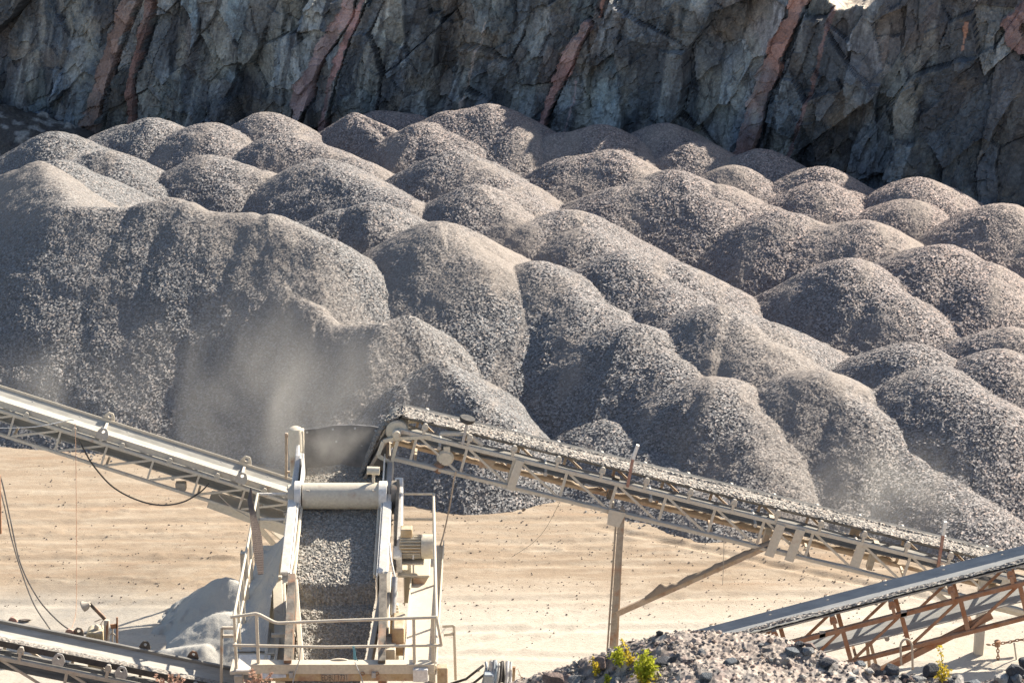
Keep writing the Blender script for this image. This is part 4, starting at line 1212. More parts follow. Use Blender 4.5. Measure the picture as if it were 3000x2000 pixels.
MB().tube([bx2 + Vector((0, 0, -.28)), bx2 + Vector((0, 0, .14)), bx2 + Vector((0, 0, .24)), bx2 + Vector((0, 0, .27))], [.13, .13, .11, .06], 20).build('vibrator_motor', M_CREAM, scr, smooth=True)
MB().box(bx2 + Vector((.10, .05, -.05)), (.10, .16, .5)).build('motor_bracket', M_CREAM, scr, .01)
MB().box(atY(866, 1360, 41.0), (.20, .2, .4)).build('motor_mount', M_CREAM, scr, .02)
MB().bar(atY(839, 1268, 41.1), atY(838, 1402, 41.1), .05, .055, (0, 1, 0)).build('hopper_stake', M_TANST, scr, .006)
for yy in (1275, 1382):
    MB().bar(atY(841, yy, 41.1), atY(862, yy, 41.1), .035, .035).build('stake_arm', M_TANST, scr)
pd = MB().bar(atY(1094, 1414, 39.5), atY(1094, 1380, 39.5), .05, .05, (0, 1, 0)).build('probe_post', M_CREAM, scr)
MB().tube([atY(1075, 1377, 39.5), atY(1112, 1379, 39.5)], [.07, .075], 12).build('probe', M_CREAM, pd, smooth=True)
# walkways
def walkway(x0, x1, y0, y1, mat):
    MB().box(((x0 + x1) / 2, (y0 + y1) / 2, WZ - .03), (x1 - x0, y1 - y0, .06)).build('walkway', mat, scr, .006)
rx0, rx1 = wk(1185, 1900).x, wk(1283, 1900).x
walkway(rx0, rx1, 34.95, 39.8, M_PALE)
lx0, lx1 = wk(688, 1900).x, wk(806, 1900).x
walkway(lx0, lx1, 34.95, 39.8, M_PALE)
MB().bar((rx0 + .01, 34.96, WZ + .05), (rx0 + .01, 39.8, WZ + .05), .02, .10).build('kick_plate', M_CREAM, scr)
MB().bar((rx1 - .01, 34.96, WZ + .05), (rx1 - .01, 39.8, WZ + .05), .02, .10).build('kick_plate', M_CREAM, scr)
# rails: z 3.6 top, 3.1 middle
ZT, ZM = 3.60, 3.10
rail_r = .024
def rail(name, pts, r=rail_r, mat=M_CREAM):
    return MB().tube(pts, r, 10).build(name, mat, scr, smooth=True)
def V(px, py, Y): return atY(px, py, Y)
yF, yBk = 34.9, 39.82
fr = V(1273, 1804, yF); br_ = Vector((V(1270, 1445, yBk).x, yBk, ZT)); fr = Vector((fr.x + .03, yF, ZT))
fl = Vector((V(684, 1797, yF).x, yF, ZT)); bl = Vector((V(754, 1440, yBk).x, yBk, ZT))
dn_ = Vector((0, 0, ZM - ZT))
rail('handrail', [fr, fr.lerp(br_, .5), br_]); rail('mid_rail', [fr + dn_, br_ + dn_], .02)
rail('handrail', [fl, bl]); rail('mid_rail', [fl + dn_, bl + dn_], .02)
# bent front rail
rail('handrail', [fl + Vector((-.05, 0, 0)), V(750, 1796, yF), V(762, 1800, yF), V(800, 1820, yF), V(815, 1824, yF), V(960, 1818, yF), fr], .026)
rail('mid_rail', [fl + dn_ + Vector((-.03, 0, 0)), V(960, 1894, yF), fr + dn_ + Vector((.08, 0, 0))], .024)
MB().tube([fr, fr + dn_ + Vector((.08, 0, 0))], .026, 8).build('rail_end', M_CREAM, scr, smooth=True)
for xx in (751, 1212):
    a = V(xx, 1796 if xx < 800 else 1808, yF); MB().bar(a, (a.x, yF, WZ - .05), .05, .035, (0, 1, 0)).build('rail_post', M_CREAM, scr, .004)
a = fr; MB().bar(fr + Vector((-.06, .03, 0)), (fr.x - .06, yF + .03, WZ), .06, .05, (0, 1, 0)).build('rail_post', M_CREAM, scr, .004)
for t in (.33, .66, 1.0):
    for A, B in ((fr, br_), (fl, bl)):
        p = A.lerp(B, t); MB().bar(p, (p.x, p.y, WZ), .05, .04, (0, 1, 0)).build('rail_post', M_CREAM, scr, .004)
for t in (.02, .16, .5, .84):
    p = fl.lerp(bl, t); MB().bar(p, (p.x, p.y, WZ - .3), .045, .04, (0, 1, 0)).build('rail_post', M_CREAM, scr, .004)
# end guards at the far end of both walkways
for z in (ZT, ZM):
    MB().bar((br_.x, yBk, z), (V(1184, 1445, yBk).x, yBk, z), .03, .035).build('end_rail', M_CREAM, scr)
    MB().bar((bl.x, yBk, z), (V(842, 1440, yBk).x, yBk, z), .03, .035).build('end_rail', M_WHITE, scr)
# front beam with its number plate
bL, bR = V(735, 1952, 34.85).x, V(1272, 1952, 34.85).x
zb = V(990, 1946, 34.85).z
beam = MB().box(((bL + bR) / 2, 34.93, zb - .005), (bR - bL, .17, .02)).box(((bL + bR) / 2, 34.86, zb - .09), (bR - bL, .02, .15)).build('front_beam', M_CREAM, scr)
lo = MB().box(((bL + bR) / 2 - .04, 34.875, zb - .235), (bR - bL - .2, .03, .13)).build('lower_flange', M_OCHRE, scr, .004)
tL, tR = V(940, 1975, 34.85).x, V(1021, 1975, 34.85).x
pl = MB().box(((tL + tR) / 2, 34.853, zb - .235), (tR - tL, .012, .125)).build('number_plate', M_TANST, scr, .003)
fc = bpy.data.curves.new('lettering', 'FONT')
fc.body = 'EDBU 1731'; fc.size = .155; fc.align_x = 'CENTER'; fc.align_y = 'CENTER'; fc.extrude = .003; fc.resolution_u = 3
tmp = bpy.data.objects.new('lettering', fc); COL.objects.link(tmp)
bpy.context.view_layer.update()
lm = bpy.data.meshes.new_from_object(tmp.evaluated_get(bpy.context.evaluated_depsgraph_get()))
bpy.data.objects.remove(tmp)
wx = max(v.co.x for v in lm.vertices) - min(v.co.x for v in lm.vertices)
lo_ = link('lettering', lm, None, M_DARK)
lo_.scale = ((tR - tL) * .92 / wx, 1, 1)
lo_.rotation_euler = (math.pi / 2, 0, 0)
lo_.location = ((tL + tR) / 2, 34.843, zb - .235)
lo_.parent = pl; lo_.matrix_parent_inverse = pl.matrix_world.inverted() if False else Matrix.Translation(-Vector(scr.location)) @ Matrix.Translation(Vector(scr.location))
sh = MB(); n = 16
cc = V(994, 1945, 34.99)
sh.prism([cc + Vector((math.cos(math.pi * k / n) * .21, 0, math.sin(math.pi * k / n) * .10)) for k in range(n + 1)], (0, .03, 0)).build('beam_boss', M_CREAM, scr)
for xx in (853, 1095):
    hk = MB().box(V(xx, 1975, 34.83), (.07, .06, .10)).build('beam_clip', M_GALV, scr, .006)
for xx in (1062, 1104):
    p = V(xx, 1972, 34.83)
    MB().tube([p + Vector((.03 * math.cos(k * .6), 0, .03 * math.sin(k * .6))) for k in range(11)], .008, 5).build('shackle', M_RUST, scr)
# corner legs
MB().box((V(700, 1930, 34.9).x - .02, 34.95, 1.2), (.14, .14, 2.7)).build('corner_leg', M_DUSTY, scr, .01)
MB().box((V(1288, 1930, 34.9).x + .04, 35.0, 1.3), (.17, .17, 2.75)).build('corner_leg', M_OCHRE, scr, .01)
for xx, yy in ((713, 39.5), (1262, 39.5)):
    MB().box((V(xx, 1600, yy).x, yy, 1.3), (.12, .12, 2.6)).build('corner_leg', M_DUSTY, scr, .01)
# outer side frames (small square hoops beside the corner legs)
for pts in ([(1296, 1833), (1330, 1831), (1335, 1990)], [(1300, 1858), (1330, 1855)], [(648, 1998), (650, 1838), (686, 1838)], [(650, 1862), (684, 1862)]):
    q = [V(x, y, 35.3) for x, y in pts]
    m = MB()
    for a, b in zip(q[:-1], q[1:]): m.bar(a, b, .045, .045, (0, 1, 0))
    m.build('side_frame', M_CREAM if pts[0][0] > 1000 else M_DUSTY, scr, .004)
MB().box(V(1232, 1975, 34.8), (.24, .1, .22)).build('grille', M_WHITE, scr, .01)
MB().bar(V(800, 1945, 35.0), V(802, 1985, 34.8), .4, .02, (0, 0, 1)).build('skirt_plate', M_WHITE, scr)
for px0, px1, py in ((690, 792, 1925),):
    p = V((px0 + px1) / 2, py, 35.15)
    MB().box((p.x, 35.2, WZ + .02), (.52, .55, .03)).build('cover_plate', M_WHITE, scr, .005)
for px0 in (776, 806):
    MB().bar(wk(px0, 1945, 2.62), wk(px0 + 12, 1850, 2.62), .05, .05).build('floor_joist', M_CREAM, scr)
MB().bar(wk(776, 1915, 2.63), wk(806, 1915, 2.63), .04, .04).build('floor_joist', M_CREAM, scr)
MB().box(V(1168, 1840, 35.9) + Vector((0, 0, -.1)), (.2, .6, .5)).build('valve_box', M_OCHRE, scr, .012)
# gravel on the deck: slides down, drops over the lip, carries on to the lower chute
NXs, NYs = 64, 260
y_lo, y_hi = 34.2, 40.9
def deckfn(a, c):
    Y = y_lo + (y_hi - y_lo) * a
    lower = max(0, min(1, (yb + .05 - Y) / .16))
    shrink = .0 if Y > yb else (yb - Y) / (yb - y_lo)
    xa = X0 + .01 + shrink * .10; xb = X1 - .01 - shrink * .26
    h = .09 - .25 * lower + .02 * math.sin(Y * 2.2)
    if Y < yb: h += .10 * max(0, 1 - abs(Y - (yb - .35)) / .2) * .5
    bank = .05 * (2 * c - 1) ** 2
    back = max(0, (Y - 40.1)) * .34 * (1 - abs(2 * c - .85) * .9) - DSL * max(0, Y - 39.6) / .6
    return Vector((xa + (xb - xa) * c, Y, deck_z(Y, h + bank) + back * .6))
dl = sheet('screen_gravel', deckfn, NYs, NXs, M_DECKLOAD, None, .011, .25)
tag(dl, 'gravel sliding down the deck of the cream screen', 'gravel', None, 'stuff')
# falling stream from the head pulley
sp = [(hp + uB * -.02 + wB * (pr + .10)), hp + uB * -.16 + wB * (pr + .07), hp - uB * .30 + wB * .09]
drop_pts = [(1176, 1205), (1140, 1222), (1112, 1262), (1090, 1310), (1070, 1360), (1052, 1400)]
def streamfn(a, c):
    f = a * (len(drop_pts) - 1); i = min(int(f), len(drop_pts) - 2); q = f - i
    px_ = drop_pts[i][0] * (1 - q) + drop_pts[i + 1][0] * q; py_ = drop_pts[i][1] * (1 - q) + drop_pts[i + 1][1] * q
    p = atY(px_, py_, YB - .05)
    th = c * 2 * math.pi
    rx = .075 * (1 - .35 * a)
    return p + Vector((math.cos(th) * rx + .0, math.sin(th) * (.26 - .06 * a), -math.sin(th) * .02 + math.cos(th) * .03))
fs = sheet('falling_gravel', streamfn, 60, 34, M_LOAD, None, .016, .3)
tag(fs, 'curved stream of gravel falling off the conveyor head into the hopper', 'gravel', None, 'stuff')
dfl = [(1168, 1236), (1140, 1268), (1115, 1305), (1092, 1345), (1072, 1385), (1062, 1393)]
dm = MB()
for (xa_, ya_), (xb_, yb_) in zip(dfl[:-1], dfl[1:]):
    dm.bar(atY(xa_, ya_, YB - .05), atY(xb_, yb_, YB - .05), .52, .05, (1, 0, .3))
dm.build('deflector_plate', M_TANST, scr)
# ------------------------------------------------------------------ loose things on the machine
# dust drift on the left walkway
def driftfn(a, c):
    Y = 35.6 + 4.0 * a
    xa = lx0 + .04 + .0 * a; xb = V(838, 1600, 38.4).x - .02
    xb = min(xb, V(800, 1750, 37).x + max(0, min(1, (Y - 36.9) / .7)) * .3)
    x = xa + (xb - xa) * c
    rise = min(1, max(0, a * 2.4 - .1)) * (1 - .25 * max(0, a - .7) / .3)
    h = .05 + rise * (.10 + .62 * c ** 1.15) + (.025 * vn1(a * 9 + c * 3) + .012 * vn1(a * 31 - c * 9)) * (.3 + rise)
    h *= min(1, (1 - a) * 5 + .1)
    return Vector((x, Y, WZ - .02 + max(.02, h)))
dr_ = sheet('dust_drift', driftfn, 90, 26, M_FINES, None, .004)
tag(dr_, 'smooth drift of grey stone dust heaped on the left walkway of the screen', 'dust heap')
# perforated strip leaning over the left rail
def mat_perf():
    t = NT('perforated_rubber')
    v = t.coord((1, 1, 1))
    n = t.noise(v, 5, 4, .6)
    return t.surf(t.mix(n, (.13, .095, .075), (.23, .18, .145)), .8, 0, None, .2)
M_PERF = mat_perf()
pp = [(735, 1430, 38.9), (732, 1468, 38.6), (742, 1512, 38.2), (751, 1560, 37.7), (757, 1615, 37.2), (764, 1680, 36.7)]
pw = [.05, .15, .15, .17, .17, .09]
tw_ = [.9, .8, .6, .15, .05, .0]
strip = MB(); gridp = []
NV = 46; NU = 7
for i in range(NV + 1):
    f = i / NV * (len(pp) - 1); k = min(int(f), len(pp) - 2); q = f - k
    c = V(*pp[k]).lerp(V(*pp[k + 1]), q); wd = pw[k] * (1 - q) + pw[k + 1] * q; ta = tw_[k] * (1 - q) + tw_[k + 1] * q
    d = Vector((math.cos(ta), -math.sin(ta), .1))
    gridp.append([c + d * wd * (j / NU - .5) for j in range(NU + 1)])
for i in range(NV):
    for j in range(NU):
        a, b, c, d = gridp[i][j], gridp[i][j + 1], gridp[i + 1][j + 1], gridp[i + 1][j]
        m_ = (a + b + c + d) / 4
        ia, ib, ic, id_ = [m_.lerp(p, .42) for p in (a, b, c, d)]
        nrm = (b - a).cross(d - a).normalized() * .014
        for (p, q, r_, s_) in ((a, b, ib, ia), (b, c, ic, ib), (c, d, id_, ic), (d, a, ia, id_)):
            strip.add([p, q, r_, s_, p + nrm, q + nrm, r_ + nrm, s_ + nrm], [(0, 1, 2, 3), (7, 6, 5, 4), (2, 6, 7, 3)])
ps = strip.build('screen_panel', M_PERF)
tag(ps, 'brown twisted strip of perforated screen rubber leaning on the left handrail', 'screen panel')
# blue rope ends tied to the front rail
rp = MB()
for k in range(6):
    x0 = 1034 + random.uniform(-2, 4)
    rp.tube([V(x0, 1891, yF - .03), V(x0 + random.uniform(0, 6), 1908, yF - .05), V(x0 + random.uniform(2, 14), 1930, yF - .06), V(x0 + 10 + random.uniform(-4, 5), 1937 - random.uniform(0, 10), yF - .05)], .008, 5)
tag(rp.build('rope', M_BLUE), 'frayed knot of light blue rope hanging from the front rail', 'rope')
r2 = MB().tube([V(880, 1895, yF - .03), V(878, 1930, yF - .04), V(866, 1965, 34.78), V(858, 1998, 34.7), V(850, 2040, 34.6)], .010, 6)
tag(r2.build('rope', M_GALV), 'thin grey cord hanging from the front rail over the beam, left', 'rope')
r3 = MB().tube([V(1040, 1938, yF - .04), V(1050, 1962, 34.78), V(1058, 1980, 34.76), V(1066, 2010, 34.7)], .010, 6)
tag(r3.build('rope', M_GALV), 'thin pale cord running down over the beam below the blue rope', 'rope')
# ================================================================== YARD
# stone dust mound left of the screen
xs2 = np.arange(-7.6, -3.0, .035); ys2 = np.arange(37.6, 45.5, .035)
QX, QY = np.meshgrid(xs2, ys2)
wx2 = QX + .10 * fbm(QX * 1.1, QY * 1.1, 3, 301); wy2 = QY + .10 * fbm(QX * 1.1 + 4, QY * 1.1, 3, 302)
def seg_h(a, b, sl, r):
    ddx, ddy = b[0] - a[0], b[1] - a[1]
    tt = np.clip(((wx2 - a[0]) * ddx + (wy2 - a[1]) * ddy) / (ddx * ddx + ddy * ddy + 1e-9), 0, 1)
    d = np.hypot(wx2 - a[0] - tt * ddx, wy2 - a[1] - tt * ddy)
    return a[2] + (b[2] - a[2]) * tt - sl * (np.sqrt(d * d + r * r) - r)
def m3(px, py, z): p = atZ(px, py, z); return (p.x, p.y, p.z)
hA = np.maximum(seg_h(m3(650, 1693, 0.9), m3(560, 1775, .42), .85, .06), seg_h(m3(560, 1775, .45), m3(475, 1830, .08), .7, .06))
hA = np.maximum(hA, seg_h(m3(650, 1693, .9), m3(712, 1712, .85), .8, .1))
hB = np.maximum(seg_h(m3(668, 1800, .55), m3(600, 1885, .2), .62, .3), seg_h(m3(668, 1800, .55), m3(720, 1815, .55), .6, .35))
hC = seg_h(m3(490, 1905, .12), m3(600, 1890, .30), .5, .1)
hh = np.maximum(np.maximum(hA, hB), hC) + .05 * fbm(QX * 2.6, QY * 2.6, 5, 303) + .012 * (rng.random(QX.shape) - .5)
bi, bj, bx_, by_, e_ = facets(QX / .12, QY / .12, 304)
rough = np.clip(1 - np.abs(hA - hh) * 8, 0, 1) * np.clip((.55 - hA) * 3, 0, 1)
hh = hh + rough * .07 * (_hash(bi, bj, 2) - .3)
for nm, src, lab, sel_ in (('dust_heap', None, 'pale stone dust heap with a shaded ragged crest left of the screen', None),):
    vi2 = np.arange(QX.size).reshape(QX.shape)
    q2 = np.stack([vi2[:-1, :-1], vi2[:-1, 1:], vi2[1:, 1:], vi2[1:, :-1]], -1).reshape(-1, 4)
    k2 = ((hh[:-1, :-1] > -.08) & (hh[1:, 1:] > -.08)).reshape(-1)
    q2 = q2[k2]; u2, inv2 = np.unique(q2, return_inverse=True)
    tag(link(nm, mesh_np(nm, np.stack([QX.ravel(), QY.ravel(), hh.ravel()], 1)[u2], inv2.reshape(-1, 4), None, True), None, M_FINES), lab, 'dust heap')

# stones lying in the yard: too many to count
def rock_mesh(name, seed, sub=1, squash=(1, 1, .7), cuts=7):
    r = random.Random(seed)
    bm = bmesh.new(); bmesh.ops.create_icosphere(bm, subdivisions=sub, radius=.5)
    planes = []
    for _ in range(cuts):
        d = Vector((r.gauss(0, 1), r.gauss(0, 1), r.gauss(0, 1))).normalized(); planes.append((d, r.uniform(.20, .40)))
    for v in bm.verts:
        p = v.co * r.uniform(.93, 1.05)
        for d, k in planes:
            e = p.dot(d)
            if e > k: p = p - d * (e - k)
        v.co = Vector((p.x * squash[0], p.y * squash[1], p.z * squash[2]))
    me = bpy.data.meshes.new(name); bm.to_mesh(me); bm.free()
    return me
pr_v = []; pr_f = []
protos = []
for k in range(8):
    m = rock_mesh('pebble', 900 + k, 1, (1, .8, .65), 5)
    protos.append((np.array([v.co for v in m.vertices]), np.array([p.vertices for p in m.polygons])))
    bpy.data.meshes.remove(m)
def scatter(n, fn):
    P_ = np.array([fn(i) for i in range(n)])
    zz_ = ground_z(P_[:, 0], P_[:, 1]); ang = rng.random(n) * 6.28
    vs, fs, off = [], [], 0
    for i in range(n):
        pv, pf = protos[i % 8]
        x, y, s = P_[i]; ca, sa = math.cos(ang[i]) * s, math.sin(ang[i]) * s
        q = np.empty_like(pv)
        q[:, 0] = pv[:, 0] * ca - pv[:, 1] * sa + x; q[:, 1] = pv[:, 0] * sa + pv[:, 1] * ca + y; q[:, 2] = pv[:, 2] * s + zz_[i] + s * .15
        vs.append(q); fs.append(pf + off); off += len(pv)
    return np.concatenate(vs), np.concatenate(fs)
STRIPS = [(47.6, .25), (46.3, .3), (45.4, .35), (44.8, .3), (43.6, .12), (42.6, .15), (49.0, .3)]
def gs(i):
    r = random.random()
    if r < .62:
        yy, sp = random.choice(STRIPS); y = random.gauss(yy, sp); x = random.uniform(-11, 11)
        y += .25 * math.sin(x * .4 + yy)
        s = .014 + .045 * random.random() ** 4
    elif r < .9:
        x = random.uniform(-3, 9); y = random.uniform(41, 48.5); s = .013 + .05 * random.random() ** 5
    else:
        x = random.uniform(-11, 11); y = random.uniform(36, 50); s = .015 + .04 * random.random() ** 3
    return x, y, s
vv, ff = scatter(5200, gs)
M_STONE = mat_rock('yard_stone', False, (.20, .165, .135))
tag(link('scattered_stones', mesh_np('scattered_stones', vv, ff), None, M_STONE), 'dark pebbles strewn in streaks over the sandy yard', 'pebbles', None, 'stuff')
def foot(i):
    t = random.random() ** 1.3
    x = random.uniform(-10, 9.5)
    yb_ = np.interp(x, [-10, -4, -2.5, -1, 1, 2.5, 5, 9], [50.6, 50.5, 50.0, 49.2, 48.2, 47.0, 45.9, 45.4])
    return x, yb_ + .5 - abs(random.gauss(0, .45)), .03 + .06 * random.random() ** 2
vv, ff = scatter(4200, foot)
M_STONE2 = mat_rock('loose_gravel', False, (.21, .205, .20))
tag(link('loose_gravel', mesh_np('loose_gravel', vv, ff), None, M_STONE2), 'loose gravel run out over the sand along the foot of the piles', 'gravel', None, 'stuff')
p = atZ(1534, 1492, .05)
o = link('stone', rock_mesh('stone', 77, 2, (1, .8, .75)), None, M_STONE); o.location = p; o.scale = (.12, .12, .13)
tag(o, 'single dark stone on the sand below the middle of the main conveyor', 'stone')
p = atZ(68, 1816, .03)
o = link('stone', rock_mesh('stone', 78, 2, (1.5, .6, .5)), None, M_STONE); o.location = p; o.scale = (.22, .2, .16)
tag(o, 'flat brown stone on pale sand above the bottom left conveyor', 'stone')

# floodlight with cabinet and rod frame beyond the bottom left conveyor
YL = 37.6
cb = empty('electrical_cabinet', atY(280, 1880, YL) * 1.0, 'dusty ochre switch cabinet standing behind the bottom left conveyor', 'cabinet')
M_KHAKI = mat_metal('khaki_paint', (.34, .28, .15), .1, .7, .7)
a, b = atY(257, 1880, YL), atY(304, 1880, YL); topz = atY(280, 1842, YL).z; hgt = topz - a.z
bd = MB()
arc = [(a.x, 0)] + [(a.x, hgt * .8), (a.x + .03, hgt * .95), (a.x + .06, hgt)] + [(b.x - .05, hgt * 1.02), (b.x, hgt * .97), (b.x, 0)]
bd.prism([(x, YL - .15, a.z - .45 + (z + .45 if z else 0)) for x, z in arc], (0, .32, 0))
bd.build('cabinet_body', M_KHAKI, cb, .015)
for k in range(5):
    xx = a.x + .05 + k * (b.x - a.x - .1) / 4
    MB().box((xx, YL - .155, a.z + hgt * .4), (.015, .012, hgt * .9)).build('cabinet_rib', M_KHAKI, cb)
MB().tube([atY(283, 1840, YL), atY(284, 1833, YL), atY(285, 1829, YL)], [.045, .045, .02], 10).build('cable_gland', M_DUSTY, cb, smooth=True)
fl_ = empty('floodlight', atY(312, 1885, YL), 'round floodlight on a bent arm leaning left beside the ochre cabinet', 'floodlight')
MB().bar(atY(313, 1890, YL - .05), atY(312, 1815, YL - .05), .09, .07, (0, 1, 0)).build('lamp_post', M_PALE, fl_, .008)
MB().bar(atY(308, 1812, YL - .06), atY(264, 1767, YL - .06), .06, .05, (0, 1, 0)).build('lamp_arm', M_DARK, fl_, .006)  # dark colour carries the shade on the arm's near side
lc = atY(253, 1773, YL - .1)
dx = Vector((-.62, -.35, -.45)).normalized()
MB().tube([lc + Vector((.06, 0, .04)), lc, lc + Vector((-.05, 0, -.015)), lc + Vector((-.06, -.0, -.02))], [.03, .075, .095, .09], 16).build('lamp_head', M_DUSTY, fl_, smooth=True)
MB().bar(atY(263, 1762, YL - .06), atY(258, 1774, YL - .08), .03, .05, (0, 1, 0)).build('lamp_bracket', M_DUSTY, fl_)
MB().tube([atY(277, 1820, YL), atY(292, 1814, YL), atY(305, 1812, YL), atY(296, 1825, YL), atY(300, 1840, YL)], .01, 6).build('lamp_cable', M_DUSTY, fl_, smooth=True)
MB().prism([atY(310, 1835, YL - .1), atY(318, 1818, YL - .1), atY(316, 1850, YL - .1), atY(311, 1880, YL - .1)], (0, .03, 0)).build('side_plate', M_RUST, fl_)
rf = empty('rod_frame', atY(335, 1890, YL), 'thin rusty rod frame with a cross bar right of the floodlight', 'frame')
MB().bar(atY(343, 1895, YL), atY(343, 1807, YL), .03, .03).build('rod', M_RUST, rf)
MB().bar(atY(329, 1890, YL), atY(330, 1833, YL), .025, .025).build('rod', M_DUSTY, rf)
MB().bar(atY(324, 1834, YL), atY(344, 1832, YL), .03, .08).build('cross_bar', M_RUST, rf)
MB().tube([atY(329 + 12 * math.cos(k * .35), 1878 - 24 * abs(math.sin(k * .35)), YL) for k in range(10)], .012, 6).build('hoop', M_DUSTY, rf, smooth=True)

# hanging cables
def cable(label, pts, r, mat=None, n=10, cat='cable'):
    P_ = [atY(*p) for p in pts]
    out = []
    for i in range(len(P_) - 1):
        p0 = P_[max(i - 1, 0)]; p1 = P_[i]; p2 = P_[i + 1]; p3 = P_[min(i + 2, len(P_) - 1)]
        for k in range(n):
            t = k / n
            out.append(.5 * ((2 * p1) + (p2 - p0) * t + (2 * p0 - 5 * p1 + 4 * p2 - p3) * t * t + (3 * p1 - p0 - 3 * p2 + p3) * t ** 3))
    out.append(P_[-1])
    return tag(MB().tube(out, r, 6).build('cable', mat or M_BLACK, None, smooth=True), label, cat)
YA2 = YA - .45
cable('black cable sagging in a deep loop under the cream left conveyor', [(232, 1290, YA2), (245, 1315, YA2), (275, 1365, YA2), (330, 1425, YA2), (400, 1463, YA2), (470, 1479, YA2), (535, 1470, YA2), (585, 1442, YA2), (612, 1416, YA2)], .015)
cable('thin white cable strung across the left end of the cream conveyor', [(-20, 1253, YA2), (60, 1252, YA2), (120, 1247, YA2), (205, 1230, YA2), (215, 1231, YA2)], .010, M_WHITE)
cable('upper of two dark cables falling from the left edge to the ochre cabinet', [(-8, 1370, 41), (8, 1420, 40.6), (30, 1520, 40.0), (60, 1650, 39.2), (110, 1750, 38.4), (170, 1818, 37.9), (215, 1848, 37.7), (258, 1856, 37.6)], .013)
cable('lower of two dark cables falling from the left edge behind the bottom conveyor', [(-10, 1400, 41), (10, 1470, 40.4), (35, 1580, 39.6), (65, 1680, 38.8), (100, 1770, 37.8), (140, 1832, 37.0), (165, 1870, 36.6)], .012)
cable('very thin vertical wire hanging from the cream left conveyor', [(220, 1240, YA2), (223, 1400, YA2 - .8), (224, 1600, YA2 - 2), (223, 1780, YA2 - 3.4), (210, 1840, YA2 - 4.4)], .006, M_RUST)
cable('brown cable hanging from the main conveyor beside the screen motor', [(1336, 1380, YB - .42), (1330, 1405, YB - .45), (1318, 1480, YB - .6), (1298, 1570, YB - .9), (1280, 1625, YB - 1.2), (1274, 1640, YB - 1.3)], .014, M_TANST)
cable('thin slanting wire below the lower end of the cream conveyor', [(640, 1448, YA2), (680, 1485, YA2), (730, 1513, YA2 - .2)], .010, M_DUSTY)
cable('very thin wire hanging straight from the main conveyor right of its strut', [(2121, 1565, YB - .45), (2120, 1640, YB - .45), (2117, 1712, YB - .45)], .006, M_DUSTY)
cable('slack thin wire slanting from the conveyor to the sand right of the screen', [(1640, 1470, YB - .5), (1600, 1545, YB), (1560, 1590, YB + .8), (1500, 1630, YB + 2.0)], .005, M_DUSTY)
st_ = MB().bar(atY(-3, 1390, 40.2), atY(1, 1562, 40.2), .05, .05).build('post', M_RUST)
tag(st_, 'rusty post cut off by the left edge of the picture', 'post')

# chain between posts at the lower right
def chain(label, pts, link_l=.085):
    P_ = [atY(*p) for p in pts]
    seg = []
    for a, b in zip(P_[:-1], P_[1:]):
        n = max(1, int((b - a).length / (link_l * .72)))
        seg += [a.lerp(b, k / n) for k in range(n)]
    seg.append(P_[-1])
    m = MB()
    for k, (a, b) in enumerate(zip(seg[:-1], seg[1:])):
        d = (b - a).normalized(); s = d.cross(Vector((0, 1, 0))).normalized(); s2 = d.cross(s)
        e = s if k % 2 else s2; c = (a + b) / 2
        m.tube([c + d * math.cos(2 * math.pi * q / 8) * link_l * .5 + e * math.sin(2 * math.pi * q / 8) * link_l * .27 for q in range(9)], .012, 4, False)
    return tag(m.build('chain', M_RUST), label, 'chain')
chain('dusty chain slung to the right from the pale post behind the rusty conveyor', [(2888, 1886, 40.4), (2905, 1888, 40.4), (2922, 1885, 40.4), (2955, 1880, 40.4), (2985, 1873, 40.4), (3030, 1872, 40.4)])
chain('short rusty chain hanging straight down beside the pale post', [(2923, 1890, 40.35), (2924, 1920, 40.35), (2922, 1965, 40.35)])
tag(MB().tube([atY(2971, 1882, 40.35), atY(2974, 1905, 40.35), atY(2978, 1932, 40.35)], .016, 6).build('hook', M_DUSTY), 'thin hook hanging from the chain near the right edge', 'hook')
tag(MB().tube([atY(2922, 1876, 40.38), atY(2922, 1892, 40.38)], [.06, .05], 10).build('shackle', M_RUST), 'rusty shackle where the two chains meet', 'shackle')

# bundle of hoses left of the rubble bank
hb_ = empty('hose_bundle', atY(1440, 2010, 37.6), 'bundle of pale blue and white hoses standing at the bottom edge', 'hose bundle')
M_HOSEB = mat_metal('blue_hose', (.30, .38, .46), 0, .3, .5)
M_HOSEW = mat_metal('white_hose', (.66, .66, .64), 0, .3, .5)
for k in range(13):
    x0 = 1418 + k * 6.6 + random.uniform(-3, 3); x1 = 1428 + k * 5.4 + random.uniform(-3, 3)
    yy = 37.6 + random.uniform(-.15, .15)
    MB().tube([atY(x0 - 14 + k * .6, 2030, yy - .2), atY(x0, 1985, yy - .1), atY(x1, 1955 + random.uniform(-4, 4), yy), atY(x1 + random.uniform(-4, 4), 1938 + random.uniform(-5, 6), yy + .1)], random.uniform(.022, .032), 8).build('hose', random.choice([M_HOSEB, M_HOSEW, M_HOSEW, M_BLACK]), hb_, smooth=True)
for k, (xa, ya) in enumerate(((1350, 1998), (1372, 2010))):
    MB().tube([atY(xa - 30, ya + 4, 37.5), atY(xa + 15, ya - 10, 37.5), atY(xa + 48, ya - 36, 37.5), atY(xa + 66, ya - 50, 37.6)], .024, 8).build('hose', M_BLACK, hb_, smooth=True)
MB().box(atY(1432, 1992, 37.4), (.18, .2, .3)).build('hose_box', M_HOSEB, hb_, .02)
MB().bar(atY(1503, 2020, 37.6), atY(1506, 1952, 37.6), .05, .05).build('stake', M_OCHRE, hb_)

